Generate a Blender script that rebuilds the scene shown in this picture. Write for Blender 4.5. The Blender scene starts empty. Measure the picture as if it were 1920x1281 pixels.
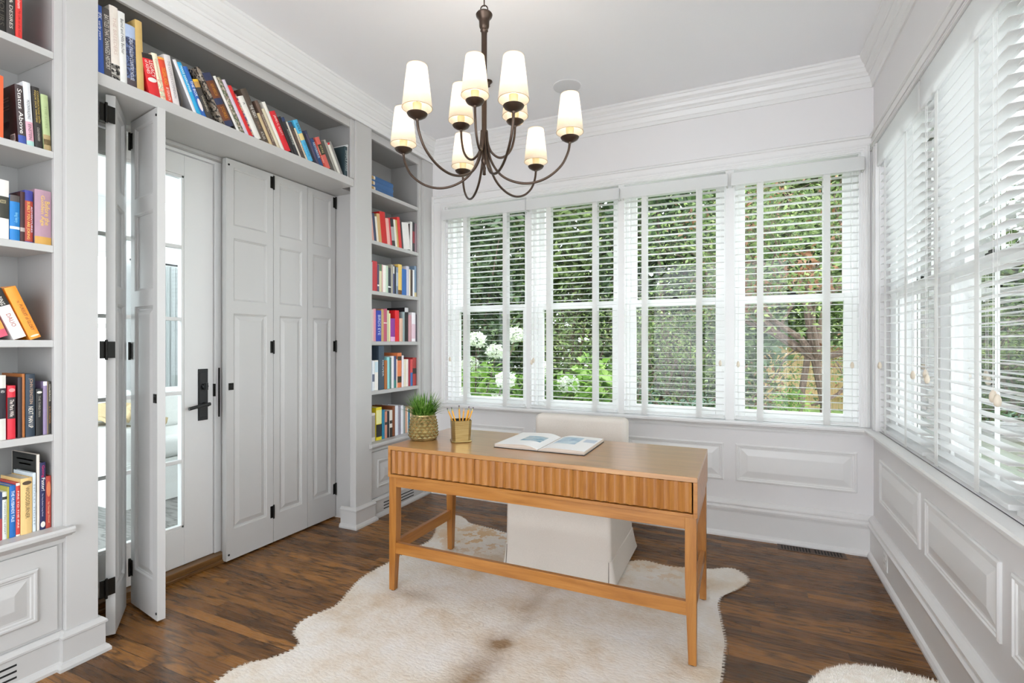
import bpy, math, random
import numpy as np
from mathutils import Vector, Matrix
S = bpy.context.scene
COL = S.collection
PI = math.pi
rnd = random.Random(7)
rng = np.random.default_rng(7)

# ------------------------------------------------------------ camera, world, sun, exposure
YAW = math.atan(435 / 947)
cam_d = bpy.data.cameras.new('camera')
cam_d.sensor_width = 36.0
cam_d.lens = 947 / 1920 * 36
cam_d.shift_y = 3.5 / 1920
cam_d.clip_start = 0.02
cam = bpy.data.objects.new('camera', cam_d)
COL.objects.link(cam)
cam.location = (0, 0, 1.30)
cam.rotation_euler = (PI / 2, 0, YAW)
S.camera = cam

world = bpy.data.worlds.new('sky')
S.world = world
world.use_nodes = True
wn = world.node_tree.nodes
wn['Background'].inputs['Color'].default_value = (0.895, 0.95, 1.0, 1)
wn['Background'].inputs['Strength'].default_value = 3.25

sun_d = bpy.data.lights.new('sun', 'SUN')
sun_d.energy = 1.6
sun_d.angle = 0.35
sun_d.color = (1.0, 0.96, 0.88)
sun = bpy.data.objects.new('sun', sun_d)
COL.objects.link(sun)
sun.rotation_euler = (math.radians(38), math.radians(-14), 0)

S.view_settings.view_transform = 'Standard'
S.view_settings.look = 'None'
S.view_settings.gamma = 1
S.view_settings.use_curve_mapping = False
S.view_settings.exposure = 0.97
S.cycles.max_bounces = 10
S.cycles.diffuse_bounces = 6
S.cycles.transparent_max_bounces = 24
S.cycles.use_denoising = True
S.cycles.sample_clamp_indirect = 6
S.cycles.caustics_reflective = False
S.cycles.caustics_refractive = False

# room measures (metres); x along the window wall, y towards it
YB, XR, XL = 3.73, 0.72, -2.50       # back wall face, side wall face, bookcase face frame
CEIL = 3.04
XS = -2.49                           # pilaster face
XBK = -2.79                          # bookcase back


# ------------------------------------------------------------ materials
def lin(h):
    if isinstance(h, str):
        h = h.lstrip('#')
        v = [int(h[i:i + 2], 16) / 255 for i in (0, 2, 4)]
        return tuple(c / 12.92 if c <= .04045 else ((c + .055) / 1.055) ** 2.4 for c in v)
    return tuple(h)


class NT:
    def __init__(s, name):
        s.m = bpy.data.materials.new(name)
        s.m.use_nodes = True
        s.t = s.m.node_tree
        s.b = s.t.nodes['Principled BSDF']
        s.out = s.t.nodes['Material Output']

    def n(s, kind, **kw):
        x = s.t.nodes.new(kind)
        for k, v in kw.items():
            setattr(x, k, v)
        return x

    def l(s, a, b):
        s.t.links.new(a, b)

    def math(s, op, a, b=None, c=None):
        x = s.n('ShaderNodeMath', operation=op)
        for i, v in enumerate((a, b, c)):
            if v is None:
                continue
            if isinstance(v, (int, float)):
                x.inputs[i].default_value = v
            else:
                s.l(v, x.inputs[i])
        return x.outputs[0]

    def coords(s, scale=(1, 1, 1), rot=(0, 0, 0), kind='Object'):
        tc = s.n('ShaderNodeTexCoord')
        mp = s.n('ShaderNodeMapping')
        mp.inputs['Scale'].default_value = scale
        mp.inputs['Rotation'].default_value = rot
        s.l(tc.outputs[kind], mp.inputs['Vector'])
        return mp.outputs[0]

    def noise(s, vec, scale, detail=3, rough=.5, dist=0):
        x = s.n('ShaderNodeTexNoise')
        x.inputs['Scale'].default_value = scale
        x.inputs['Detail'].default_value = detail
        x.inputs['Roughness'].default_value = rough
        x.inputs['Distortion'].default_value = dist
        s.l(vec, x.inputs['Vector'])
        return x.outputs['Fac']

    def ramp(s, fac, stops):
        x = s.n('ShaderNodeValToRGB')
        e = x.color_ramp.elements
        e[0].position, e[0].color = stops[0][0], (*lin(stops[0][1]), 1)
        e[1].position, e[1].color = stops[1][0], (*lin(stops[1][1]), 1)
        for p, c in stops[2:]:
            k = e.new(p)
            k.color = (*lin(c), 1)
        s.l(fac, x.inputs[0])
        return x.outputs[0]

    def mix(s, fac, a, b, mode='MIX'):
        x = s.n('ShaderNodeMix', data_type='RGBA', blend_type=mode)
        for i, v in ((0, fac), (6, a), (7, b)):
            if isinstance(v, (int, float)):
                x.inputs[i].default_value = v
            elif isinstance(v, (tuple, str)):
                x.inputs[i].default_value = (*lin(v), 1)
            else:
                s.l(v, x.inputs[i])
        return x.outputs[2]

    def bump(s, h, strength, dist=.002):
        x = s.n('ShaderNodeBump')
        x.inputs['Strength'].default_value = strength
        x.inputs['Distance'].default_value = dist
        s.l(h, x.inputs['Height'])
        s.l(x.outputs[0], s.b.inputs['Normal'])

    def set(s, **kw):
        for k, v in kw.items():
            i = s.b.inputs[k.replace('_', ' ')]
            if isinstance(v, (int, float)):
                i.default_value = v
            elif isinstance(v, (tuple, str)):
                i.default_value = (*lin(v), 1)
            else:
                s.l(v, i)
        return s.m


def paint(name, col, rough=.45, var=.03, spec=.4):
    t = NT(name)
    v = t.coords()
    f = t.noise(v, 3.0, 2)
    c = lin(col)
    d = tuple(x * (1 - var) for x in c)
    t.set(Base_Color=t.mix(f, c, d), Roughness=rough)
    t.b.inputs['Specular IOR Level'].default_value = spec
    return t.m


_flat = {}


def flat(col, rough=.5, metal=0.0, spec=.5):
    k = (col, rough, metal, spec)
    if k not in _flat:
        t = NT('surface_%s' % str(col).lstrip('#'))
        c = lin(col)
        f = t.noise(t.coords(), 60, 2)
        t.set(Base_Color=t.mix(f, c, tuple(min(1, x * 1.12 + .004) for x in c)), Roughness=rough, Metallic=metal)
        t.b.inputs['Specular IOR Level'].default_value = spec
        _flat[k] = t.m
    return _flat[k]


def wood(name, dark, mid, light, axis='X', rough=.42, sc=1.0, coat=.15):
    t = NT(name)
    s = {'X': (1.2, 14, 14), 'Y': (14, 1.2, 14), 'Z': (14, 14, 1.2)}[axis]
    v = t.coords(scale=tuple(k * sc for k in s))
    a = t.noise(v, 2.2, 6, .62, .6)
    v2 = t.coords(scale=tuple(k * 6 * sc for k in s))
    b = t.noise(v2, 3.0, 3, .5)
    c = t.ramp(a, [(.30, dark), (.72, light), (.5, mid)])
    t.set(Base_Color=t.mix(t.math('MULTIPLY', b, .28), c, lin(dark)), Roughness=rough)
    t.b.inputs['Coat Weight'].default_value = coat
    t.b.inputs['Coat Roughness'].default_value = .28
    t.bump(b, .15, .001)
    return t.m


def floor_mat(name, cols, gaps, w=.0572, L=.95, gloss=.2, grey=False):
    t = NT(name)
    tc = t.n('ShaderNodeTexCoord')
    sp = t.n('ShaderNodeSeparateXYZ')
    t.l(tc.outputs['Object'], sp.inputs[0])
    X, Y = sp.outputs[0], sp.outputs[1]
    yr = t.math('DIVIDE', Y, w)
    row = t.math('FLOOR', yr)
    wn1 = t.n('ShaderNodeTexWhiteNoise', noise_dimensions='1D')
    t.l(row, wn1.inputs['W'])
    xo = t.math('ADD', t.math('DIVIDE', X, L), t.math('MULTIPLY', wn1.outputs['Value'], 7.3))
    cell = t.math('FLOOR', xo)
    cmb = t.n('ShaderNodeCombineXYZ')
    t.l(cell, cmb.inputs[0])
    t.l(row, cmb.inputs[1])
    wn2 = t.n('ShaderNodeTexWhiteNoise', noise_dimensions='2D')
    t.l(cmb.outputs[0], wn2.inputs['Vector'])
    r = wn2.outputs['Value']
    # grain: stretched coordinates shifted per board
    c2 = t.n('ShaderNodeCombineXYZ')
    t.l(t.math('ADD', X, t.math('MULTIPLY', r, 31.0)), c2.inputs[0])
    t.l(t.math('ADD', Y, t.math('MULTIPLY', r, 17.0)), c2.inputs[1])
    mp = t.n('ShaderNodeMapping')
    mp.inputs['Scale'].default_value = (1.1, 6.5, 1)
    t.l(c2.outputs[0], mp.inputs['Vector'])
    cloud = t.noise(mp.outputs[0], 1.6, 3, .55, .25)
    rings = t.math('PINGPONG', t.math('MULTIPLY', cloud, 13.0), 1.0)
    mp2 = t.n('ShaderNodeMapping')
    mp2.inputs['Scale'].default_value = (5, 140, 1)
    t.l(c2.outputs[0], mp2.inputs['Vector'])
    fine = t.noise(mp2.outputs[0], 1.3, 4, .6)
    base = t.ramp(r, cols)
    dark = tuple(c * .33 for c in lin(cols[0][1]))
    col = t.mix(t.math('MULTIPLY', t.math('POWER', rings, 2.6), .85), base, dark)
    col = t.mix(t.math('MULTIPLY', fine, .42), col, dark)
    fy = t.math('FRACT', yr)
    gy = t.math('LESS_THAN', t.math('MINIMUM', fy, t.math('SUBTRACT', 1.0, fy)), .018)
    fx = t.math('FRACT', xo)
    gx = t.math('LESS_THAN', fx, .0018)
    g = t.math('MAXIMUM', gy, gx)
    col = t.mix(t.math('MULTIPLY', g, gaps), col, (.01, .006, .004))
    t.set(Base_Color=col, Roughness=t.math('ADD', t.math('MULTIPLY', fine, .16), gloss))
    t.b.inputs['Specular IOR Level'].default_value = .28
    t.bump(t.math('SUBTRACT', t.math('MULTIPLY', fine, .4), g), .25, .0012)
    return t.m


def emit(name, col, k):
    t = NT(name)
    t.set(Base_Color=col, Emission_Color=col, Emission_Strength=k, Roughness=.6)
    return t.m


def glass_mat(name, tint=(.93, .97, .96)):
    t = NT(name)
    tr = t.n('ShaderNodeBsdfTransparent')
    tr.inputs[0].default_value = (*tint, 1)
    gl = t.n('ShaderNodeBsdfGlossy')
    gl.inputs['Roughness'].default_value = .003
    fr = t.n('ShaderNodeFresnel')
    fr.inputs[0].default_value = 1.5
    mx = t.n('ShaderNodeMixShader')
    t.l(t.math('MULTIPLY', fr.outputs[0], .85), mx.inputs[0])
    t.l(tr.outputs[0], mx.inputs[1])
    t.l(gl.outputs[0], mx.inputs[2])
    t.l(mx.outputs[0], t.out.inputs[0])
    return t.m


def leaf_mat(name, a, b, c, sc=5.0, trans=.45):
    t = NT(name)
    f = t.noise(t.coords(), sc, 3, .7)
    col = t.ramp(f, [(.32, a), (.68, c), (.5, b)])
    t.set(Base_Color=col, Roughness=.55)
    tl = t.n('ShaderNodeBsdfTranslucent')
    t.l(col, tl.inputs[0])
    mx = t.n('ShaderNodeMixShader')
    mx.inputs[0].default_value = trans
    t.l(t.b.outputs[0], mx.inputs[1])
    t.l(tl.outputs[0], mx.inputs[2])
    t.l(mx.outputs[0], t.out.inputs[0])
    return t.m


WALL = paint('wall_paint', '#e3e1e1', .5)
TRIM = paint('trim_paint', '#e4e3e2', .32, .02)
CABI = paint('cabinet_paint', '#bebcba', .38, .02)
CABI_SHADE = paint('cabinet_paint_shaded', '#9b9997', .5, .03)  # cabinet paint darkened, shade of the shelf recesses put into the colour
CEILM = paint('ceiling_paint', '#f0f0f2', .85, .01, .2)
SASH = paint('sash_paint', '#f2f2f1', .35, .01)


def thin_white(name, a, b, rough, k):
    t = NT(name)
    tl = t.n('ShaderNodeBsdfTranslucent')
    tl.inputs[0].default_value = (.95, .95, .95, 1)
    mx = t.n('ShaderNodeMixShader')
    mx.inputs[0].default_value = k
    t.l(t.b.outputs[0], mx.inputs[1])
    t.l(tl.outputs[0], mx.inputs[2])
    t.l(mx.outputs[0], t.out.inputs[0])
    t.set(Base_Color=t.mix(t.noise(t.coords(), 200, 2), a, b), Roughness=rough)
    return t.m


TAPE = thin_white('blind_tape_cloth', '#f4f3f1', '#e9e8e5', .9, .5)
BLIND = thin_white('blind_slats_white', '#f7f7f7', '#f1f1f0', .4, .6)
BLACK = flat('#15130f', .42, .6)
BLACKP = flat('#1b1b1c', .5)
DARKHOLE = flat('#0a0808', .8)
FLOOR = floor_mat('oak_floor_boards', [(0.0, '#5f3f22'), (1.0, '#a9733a'), (.35, '#83582f'), (.7, '#976734')], .8)
FLOOR2 = floor_mat('grey_floor_boards', [(0.0, '#7c7a78'), (1.0, '#a19e9b'), (.5, '#8d8b88')], .6, .12, 1.2, .3)
DESKX = wood('honey_oak_lengthwise', '#935b22', '#ad7335', '#be8645', 'X', .3)
DESKTOP = wood('honey_oak_top', '#99672f', '#b17d46', '#c18e54', 'X', .32, 1.0, .9)
DESKZ = wood('honey_oak_upright', '#8c5520', '#a86e30', '#bb8240', 'Z', .34)
DESKY = wood('honey_oak_crosswise', '#935b22', '#ad7335', '#be8645', 'Y', .34)
THRESH = wood('threshold_oak', '#5a3b1d', '#7a552c', '#94693a', 'Y')
BRONZE = flat('#4f4138', .34, .85)
GLASS = glass_mat('window_glass')
GLASSR = glass_mat('door_glass', (.86, .93, .91))


def fabric(name, a, b, sc=420, rough=.95):
    t = NT(name)
    v = t.coords()
    f = t.noise(t.coords(scale=(1, 1, 4)), sc * .35, 3, .7)
    g = t.noise(t.coords(scale=(4, 4, 1)), sc * .35, 3, .7)
    h = t.math('MULTIPLY', t.math('ADD', f, g), .5)
    big = t.noise(v, 4, 3)
    t.set(Base_Color=t.mix(big, t.ramp(h, [(.38, a), (.62, b)]), lin(b)), Roughness=rough)
    t.b.inputs['Specular IOR Level'].default_value = .15
    t.bump(h, .3, .001)
    return t.m


LINEN = fabric('natural_linen', '#c9c0b6', '#ddd6cd')


# ------------------------------------------------------------ mesh building
class MB:
    """collects shapes for one mesh"""
    def __init__(s):
        s.v, s.f, s.mi = [], [], []

    def add(s, v, f, mi=0):
        o = len(s.v)
        s.v += [tuple(p) for p in v]
        s.f += [tuple(i + o for i in q) for q in f]
        s.mi += [mi] * len(f)
        return s

    def box(s, a, b, mi=0):
        x0, y0, z0 = (min(p, q) for p, q in zip(a, b))
        x1, y1, z1 = (max(p, q) for p, q in zip(a, b))
        return s.add([(x0, y0, z0), (x1, y0, z0), (x1, y1, z0), (x0, y1, z0), (x0, y0, z1), (x1, y0, z1), (x1, y1, z1), (x0, y1, z1)],
                     [(0, 3, 2, 1), (4, 5, 6, 7), (0, 1, 5, 4), (1, 2, 6, 5), (2, 3, 7, 6), (3, 0, 4, 7)], mi)

    def frustum(s, a0, a1, z0, b0, b1, z1, mi=0):
        (x0, y0), (x1, y1), (X0, Y0), (X1, Y1) = a0, a1, b0, b1
        return s.add([(x0, y0, z0), (x1, y0, z0), (x1, y1, z0), (x0, y1, z0), (X0, Y0, z1), (X1, Y0, z1), (X1, Y1, z1), (X0, Y1, z1)],
                     [(0, 3, 2, 1), (4, 5, 6, 7), (0, 1, 5, 4), (1, 2, 6, 5), (2, 3, 7, 6), (3, 0, 4, 7)], mi)

    def loops(s, rings, cap0=True, cap1=True, close=True, mi=0):
        n = len(rings[0])
        o = len(s.v)
        for r in rings:
            s.v += [tuple(p) for p in r]
        m = n if close else n - 1
        for i in range(len(rings) - 1):
            for j in range(m):
                k = (j + 1) % n
                s.f.append((o + i * n + j, o + i * n + k, o + (i + 1) * n + k, o + (i + 1) * n + j))
                s.mi.append(mi)
        if cap0:
            s.f.append(tuple(o + j for j in reversed(range(n))))
            s.mi.append(mi)
        if cap1:
            s.f.append(tuple(o + (len(rings) - 1) * n + j for j in range(n)))
            s.mi.append(mi)
        return s

    def lathe(s, prof, c=(0, 0, 0), n=32, mi=0, cap0=True, cap1=True):
        rings = [[(c[0] + r * math.cos(2 * PI * k / n), c[1] + r * math.sin(2 * PI * k / n), c[2] + z) for k in range(n)] for r, z in prof]
        return s.loops(rings, cap0, cap1, True, mi)

    def tube(s, pts, r, n=8, mi=0):
        pts = [Vector(p) for p in pts]
        rs = r if isinstance(r, (list, tuple)) else [r] * len(pts)
        rings = []
        up = Vector((0.13, 0.21, 1)).normalized()
        for i, p in enumerate(pts):
            d = (pts[min(i + 1, len(pts) - 1)] - pts[max(i - 1, 0)]).normalized()
            a = d.cross(up)
            if a.length < 1e-3:
                a = d.cross(Vector((1, 0, 0)))
            a.normalize()
            b = d.cross(a).normalized()
            up = a.cross(d).normalized()
            rings.append([p + (a * math.cos(2 * PI * k / n) + b * math.sin(2 * PI * k / n)) * rs[i] for k in range(n)])
        return s.loops(rings, mi=mi)

    def rod(s, a, b, r, n=10, mi=0):
        return s.tube([a, b], r, n, mi)

    def quad(s, a, b, c, d, mi=0):
        return s.add([a, b, c, d], [(0, 1, 2, 3)], mi)

    def build(s, name, mats, parent=None, smooth=False, bevel=0, origin=None, sub=0):
        me = bpy.data.meshes.new(name)
        org = Vector(origin) if origin else (Vector(parent.matrix_world_loc) if False else Vector((0, 0, 0)))
        if parent is not None and origin is None:
            org = Vector(ROOT.get(parent.name, (0, 0, 0)))
        me.from_pydata([tuple(Vector(p) - org) for p in s.v], [], s.f)
        mats = mats if isinstance(mats, (list, tuple)) else [mats]
        for m in mats:
            me.materials.append(m)
        if len(mats) > 1:
            me.polygons.foreach_set('material_index', s.mi)
        if smooth:
            me.shade_smooth() if hasattr(me, 'shade_smooth') else None
            try:
                me.set_sharp_from_angle(angle=math.radians(38))
            except Exception:
                pass
        me.update()
        o = bpy.data.objects.new(name, me)
        COL.objects.link(o)
        if parent is not None:
            o.parent = parent
            ROOT[o.name] = tuple(org)
        elif origin is not None:
            o.location = origin
            ROOT[o.name] = tuple(origin)
        if bevel:
            b = o.modifiers.new('edges', 'BEVEL')
            b.width = bevel
            b.segments = 2
            b.limit_method = 'ANGLE'
            b.angle_limit = math.radians(35)
        if sub:
            u = o.modifiers.new('soft', 'SUBSURF')
            u.levels = u.render_levels = sub
        return o


ROOT = {}


def npmesh(name, V, F, mats, parent=None, origin=None, mi=None):
    """V (n,3) world, F (m,3|4)"""
    V = np.asarray(V, dtype=np.float32)
    org = np.array(ROOT.get(parent.name, (0, 0, 0)) if parent is not None and origin is None else (origin or (0, 0, 0)), dtype=np.float32)
    V = V - org
    F = np.asarray(F, dtype=np.int32)
    me = bpy.data.meshes.new(name)
    me.vertices.add(len(V))
    me.vertices.foreach_set('co', V.ravel())
    k = F.shape[1]
    me.loops.add(F.size)
    me.loops.foreach_set('vertex_index', F.ravel())
    me.polygons.add(len(F))
    me.polygons.foreach_set('loop_start', np.arange(0, F.size, k, dtype=np.int32))
    me.polygons.foreach_set('loop_total', np.full(len(F), k, dtype=np.int32))
    for m in (mats if isinstance(mats, (list, tuple)) else [mats]):
        me.materials.append(m)
    if mi is not None:
        me.polygons.foreach_set('material_index', np.asarray(mi, dtype=np.int32))
    me.update(calc_edges=True)
    me.validate()
    o = bpy.data.objects.new(name, me)
    COL.objects.link(o)
    if parent is not None:
        o.parent = parent
        ROOT[o.name] = tuple(float(q) for q in org)
    elif origin is not None:
        o.location = origin
    return o


def tag(o, label=None, cat=None, group=None, kind=None):
    if label:
        o['label'] = label
    if cat:
        o['category'] = cat
    if group:
        o['group'] = group
    if kind:
        o['kind'] = kind
    return o


def thing(name, label, cat, loc, group=None):
    o = bpy.data.objects.new(name, None)
    o.empty_display_size = .05
    COL.objects.link(o)
    o.location = loc
    ROOT[o.name] = tuple(loc)
    return tag(o, label, cat, group)


def struct(o, label=None):
    o['kind'] = 'structure'
    if label:
        o['label'] = label
    return o


def sweep(mb, path, prof, M=None, closed=False, mi=0, flip=1):
    """path: 2-D points; prof: (offset to the side, height). M maps (a, b, c) to world"""
    M = M or (lambda a, b, c: (a, b, c))
    n = len(path)
    rings = []
    for i in range(n):
        p = Vector(path[i])
        d0 = (p - Vector(path[i - 1])).normalized() if (i or closed) else None
        d1 = (Vector(path[(i + 1) % n]) - p).normalized() if (i < n - 1 or closed) else None
        if d0 is None:
            d0 = d1
        if d1 is None:
            d1 = d0
        n0, n1 = Vector((-d0.y, d0.x)), Vector((-d1.y, d1.x))
        m = (n0 + n1)
        m = m / max(m.dot(n0), 1e-6) * flip
        rings.append([M(p.x + m.x * o, p.y + m.y * o, z) for o, z in prof])
    if closed:
        rings.append(rings[0])
    return mb.loops(rings, cap0=not closed, cap1=not closed, close=True, mi=mi)


PANEL = [(0, 0), (0, .007), (.006, .011), (.012, .011), (.016, .006), (.022, .006), (.026, .002), (.034, .002), (.072, .012), (.075, .0125)]


def panel(mb, M, a0, b0, a1, b1, prof=PANEL, mi=0):
    """nested rectangles (inset, height) in a wall plane; M maps (a, b, height)"""
    rings = []
    for o, h in prof:
        rings.append([M(a0 + o, b0 + o, h), M(a1 - o, b0 + o, h), M(a1 - o, b1 - o, h), M(a0 + o, b1 - o, h)])
    return mb.loops(rings, cap0=False, cap1=True, mi=mi)


_fonts = {}


def text_shape(s):
    if s not in _fonts:
        c = bpy.data.curves.new('lettering', 'FONT')
        c.body = s
        c.resolution_u = 2
        o = bpy.data.objects.new('lettering', c)
        me = bpy.data.meshes.new_from_object(o)
        v = [(p.co.x, p.co.y) for p in me.vertices]
        f = [tuple(p.vertices) for p in me.polygons]
        bpy.data.objects.remove(o)
        bpy.data.curves.remove(c)
        bpy.data.meshes.remove(me)
        x0, x1 = min(p[0] for p in v), max(p[0] for p in v)
        y0, y1 = min(p[1] for p in v), max(p[1] for p in v)
        _fonts[s] = ([((x - x0) / (x1 - x0), (y - y0) / (y1 - y0)) for x, y in v], f)
    return _fonts[s]


def text_on(mb, s, o, u, v, w, h, mi=0):
    """lettering spread over o + u*[0..w] + v*[0..h]"""
    V, F = text_shape(s)
    o, u, v = Vector(o), Vector(u), Vector(v)
    return mb.add([o + u * (a * w) + v * (b * h) for a, b in V], F, mi)

# ============================================================ THE ROOM
def wall_boxes(mb, M, a0, a1, z0, z1, c0, c1, holes):
    """wall slab from a0 to a1 with rectangular holes (a, b, z, Z)"""
    cuts = sorted(holes)
    x = a0
    for (h0, h1, b0, b1) in cuts:
        if h0 > x:
            mb.box(M(x, z0, c0), M(h0, z1, c1))
        if b0 > z0:
            mb.box(M(h0, z0, c0), M(h1, b0, c1))
        if b1 < z1:
            mb.box(M(h0, b1, c0), M(h1, z1, c1))
        x = h1
    if x < a1:
        mb.box(M(x, z0, c0), M(a1, z1, c1))
    return mb


MBK = lambda a, z, c: (a, YB - c, z)          # window wall: a = x, c = distance into the room
MRT = lambda a, z, c: (XR - c, a, z)          # side wall: a = y
MLF = lambda a, z, c: (-2.83 + c, a, z)       # partition: a = y
YN = -1.8                                     # how far the room runs on behind the camera
W_OPEN = [(-2.32, -1.585), (-1.54, -.845), (-.80, -.115), (-.06, .645)]
R_OPEN = [(2.81, 3.585), (2.00, 2.775), (1.19, 1.965), (.38, 1.155), (-.43, .345), (-1.24, -.465)]  # openings without blinds are unseen windows, added for more daylight
ZW0, ZW1 = .785, 2.47

struct(MB().box((-2.83, YN, -.06), (XR + .17, YB + .1, 0)).build('floor', FLOOR))
struct(MB().box((-7.2, YN, CEIL), (XR + .17, YB + .17, CEIL + .08)).build('ceiling', CEILM))
struct(wall_boxes(MB(), MBK, -2.95, XR + .17, -.06, CEIL, -.17, 0, [(a, b, ZW0, ZW1) for a, b in W_OPEN]).build('wall_back', WALL))
struct(wall_boxes(MB(), MRT, YN, YB, -.06, CEIL, -.17, 0, [(R_OPEN[-1][0], R_OPEN[0][1], ZW0, ZW1)]).build('wall_right', WALL))
MFR = lambda a, z, c: (a, YN + c, z)
struct(wall_boxes(MB(), MFR, -2.95, XR + .17, -.06, CEIL, -.12, 0, [(-2.1, .66, -.06, 2.7)]).build('wall_unseen_front', WALL))  # unseen wall added behind the camera, its opening shaped to admit fill light
struct(wall_boxes(MB(), MLF, YN, YB, -.06, CEIL, -.12, 0, [(1.15, 2.035, -.06, 2.385)]).build('wall_left', CABI))

# mouldings that run round the room
crown = [(0, 2.868), (.010, 2.868), (.012, 2.892), (.017, 2.897), (.022, 2.915), (.026, 2.930), (.032, 2.932), (.034, 2.946), (.045, 2.955),
         (.052, 2.975), (.056, 2.977), (.058, 2.990), (.072, 3.005), (.080, 3.022), (.085, 3.025), (.086, 3.04), (0, 3.04)]
struct(sweep(MB(), [(-2.475, YN), (-2.475, YB), (XR, YB), (XR, YN)], crown, flip=-1).build('trim_1', TRIM))
struct(MB().box((-2.82, YN, 2.869), (-2.4751, YB, CEIL)).build('trim_12', CABI))
base = [(0, 0), (.040, 0), (.040, .012), (.033, .026), (.022, .034), (.022, .165), (.026, .167), (.028, .180), (.036, .184), (.038, .197),
        (.030, .205), (.026, .207), (.026, .214), (.034, .220), (.033, .230), (.018, .243), (.010, .247), (0, .248)]
struct(sweep(MB(), [(-2.475, YB), (XR, YB), (XR, YN)], base, flip=-1).build('baseboard_back', TRIM))
sill = [(0, .722), (.012, .722), (.014, .738), (.026, .742), (.030, .752), (.048, .755), (.056, .760), (.058, .772), (.052, .780), (0, .782)]
struct(sweep(MB(), [(-2.44, YB), (XR, YB), (XR, YN)], sill, flip=-1).build('trim_2', TRIM))
mb = MB()
for a, b in W_OPEN:
    mb.box(MBK(a, .745, 0), MBK(b, .786, -.10))
mb.box(MRT(R_OPEN[-1][0], .745, 0), MRT(R_OPEN[0][1], .786, -.10))
struct(mb.build('trim_3', TRIM))

# casing round the group of four windows
steps = [(0, 0), (0, .012), (.011, .012), (.012, .017), (.022, .017), (.024, .022), (.036, .022), (.038, .016), (.048, .015)]
mb = MB()
sweep(mb, [(-2.345, ZW0), (-2.345, ZW1 + .005), (.652, ZW1 + .005), (.652, ZW0)], steps + [(.05, 0)], M=lambda a, b, c: MBK(a, b, c), flip=1)
mb.box(MBK(-2.455, .782, 0), MBK(-2.39, 2.519, .014))
mb.box(MBK(-2.455, 2.52, 0), MBK(XR, 2.556, .014))
sweep(mb, [(-2.454, 2.556), (XR, 2.556)], [(0, 0), (0, .018), (.004, .026), (.012, .026), (.016, .020), (.020, .016), (.020, 0)], M=lambda a, b, c: MBK(a, b, c), flip=1)
mb.box(MBK(-2.475, .782, 0), MBK(-2.4555, 2.576, .024))
for (a, b), (c, d) in zip(W_OPEN, W_OPEN[1:]):
    mb.box(MBK(b, .782, 0), MBK(c, 2.475, .004))
struct(mb.build('trim_4', TRIM, bevel=.0015))
# casing on the side wall
mb = MB()
mb.box(MRT(YN, 2.475, 0), MRT(YB, 2.556, .014))
for o, h in ((2.475, .022), (2.492, .018), (2.503, .022)):
    mb.box(MRT(YN, o, .01), MRT(YB, o + .007, h))
sweep(mb, [(YN, 2.556), (YB, 2.556)], [(0, 0), (0, .018), (.004, .026), (.012, .026), (.016, .020), (.020, .016), (.020, 0)], M=lambda a, b, c: MRT(a, b, c), flip=1)
mb.box(MRT(3.60, .782, 0), MRT(3.70, 2.475, .014))
mb.box(MRT(3.585, .782, 0), MRT(3.60, 2.475, .02))
mb.box(MRT(3.63, .782, .01), MRT(3.64, 2.475, .02))
for (a, b), (c, d) in zip(R_OPEN[1:], R_OPEN):
    mb.box(MRT(b, .782, -.17), MRT(c, 2.475, -.058))
struct(mb.build('trim_5', TRIM, bevel=.0015))
# raised wainscot panels below the sills
mb = MB()
for a, b in ((-2.30, -1.60), (-1.525, -.86), (-.785, -.126), (-.052, .636)):
    panel(mb, MBK, a, .373, b, .624)
struct(mb.build('trim_6', TRIM))
mb = MB()
for a, b in ((2.818, 3.544), (2.036, 2.738), (1.25, 1.958), (.46, 1.17), (-.33, .38)):
    panel(mb, MRT, a, .376, b, .628)
struct(mb.build('trim_7', TRIM))


# ------------------------------------------------------------ windows
def window(name, M, a0, a1):
    w = bpy.data.objects.new(name, None)
    COL.objects.link(w)
    w.location = M((a0 + a1) / 2, ZW0, -.1)
    ROOT[w.name] = tuple(w.location)
    w['kind'] = 'structure'
    mb = MB()
    t = .022
    mb.box(M(a0, ZW0, -.17), M(a0 + t, ZW1, -.05)).box(M(a1 - t, ZW0, -.17), M(a1, ZW1, -.05))
    mb.box(M(a0 + t, ZW1 - t, -.17), M(a1 - t, ZW1, -.05)).box(M(a0 + t, ZW0, -.17), M(a1 - t, ZW0 + .01, -.05))
    mb.build('window_frame', SASH, w)
    s = .044
    for part, z0, z1, c, rb, rt in (('sash_upper', 1.572, ZW1 - t, -.135, .045, .05), ('sash_lower', ZW0 + .01, 1.622, -.098, .052, .05)):
        m = MB()
        A, B = a0 + t, a1 - t
        m.box(M(A, z0, c - .017), M(A + s, z1, c + .017)).box(M(B - s, z0, c - .017), M(B, z1, c + .017))
        m.box(M(A + s, z0, c - .017), M(B - s, z0 + rb, c + .017)).box(M(A + s, z1 - rt, c - .017), M(B - s, z1, c + .017))
        o = m.build('sash', SASH, w, bevel=.002)
        g = MB().box(M(A + s, z0 + rb, c - .003), M(B - s, z1 - rt, c + .001))
        gg = MB()
        gg.quad(M(A + s, z0 + rb, c), M(B - s, z0 + rb, c), M(B - s, z1 - rt, c), M(A + s, z1 - rt, c))
        gg.build('glass', GLASS, o)
        if part == 'sash_lower':
            mid = (a0 + a1) / 2
            k = MB().box(M(mid - .03, z1, c - .012), M(mid + .03, z1 + .008, c + .012)).box(M(mid - .012, z1 + .008, c - .008), M(mid + .02, z1 + .018, c + .006))
            k.build('sash_lock', BLACK, w, bevel=.001)
    return w


for i, (a, b) in enumerate(W_OPEN):
    window('window_%d' % (i + 1), MBK, a, b)
for i, (a, b) in enumerate(R_OPEN):
    window('window_%d' % (i + 5), MRT, a, b)


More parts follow.
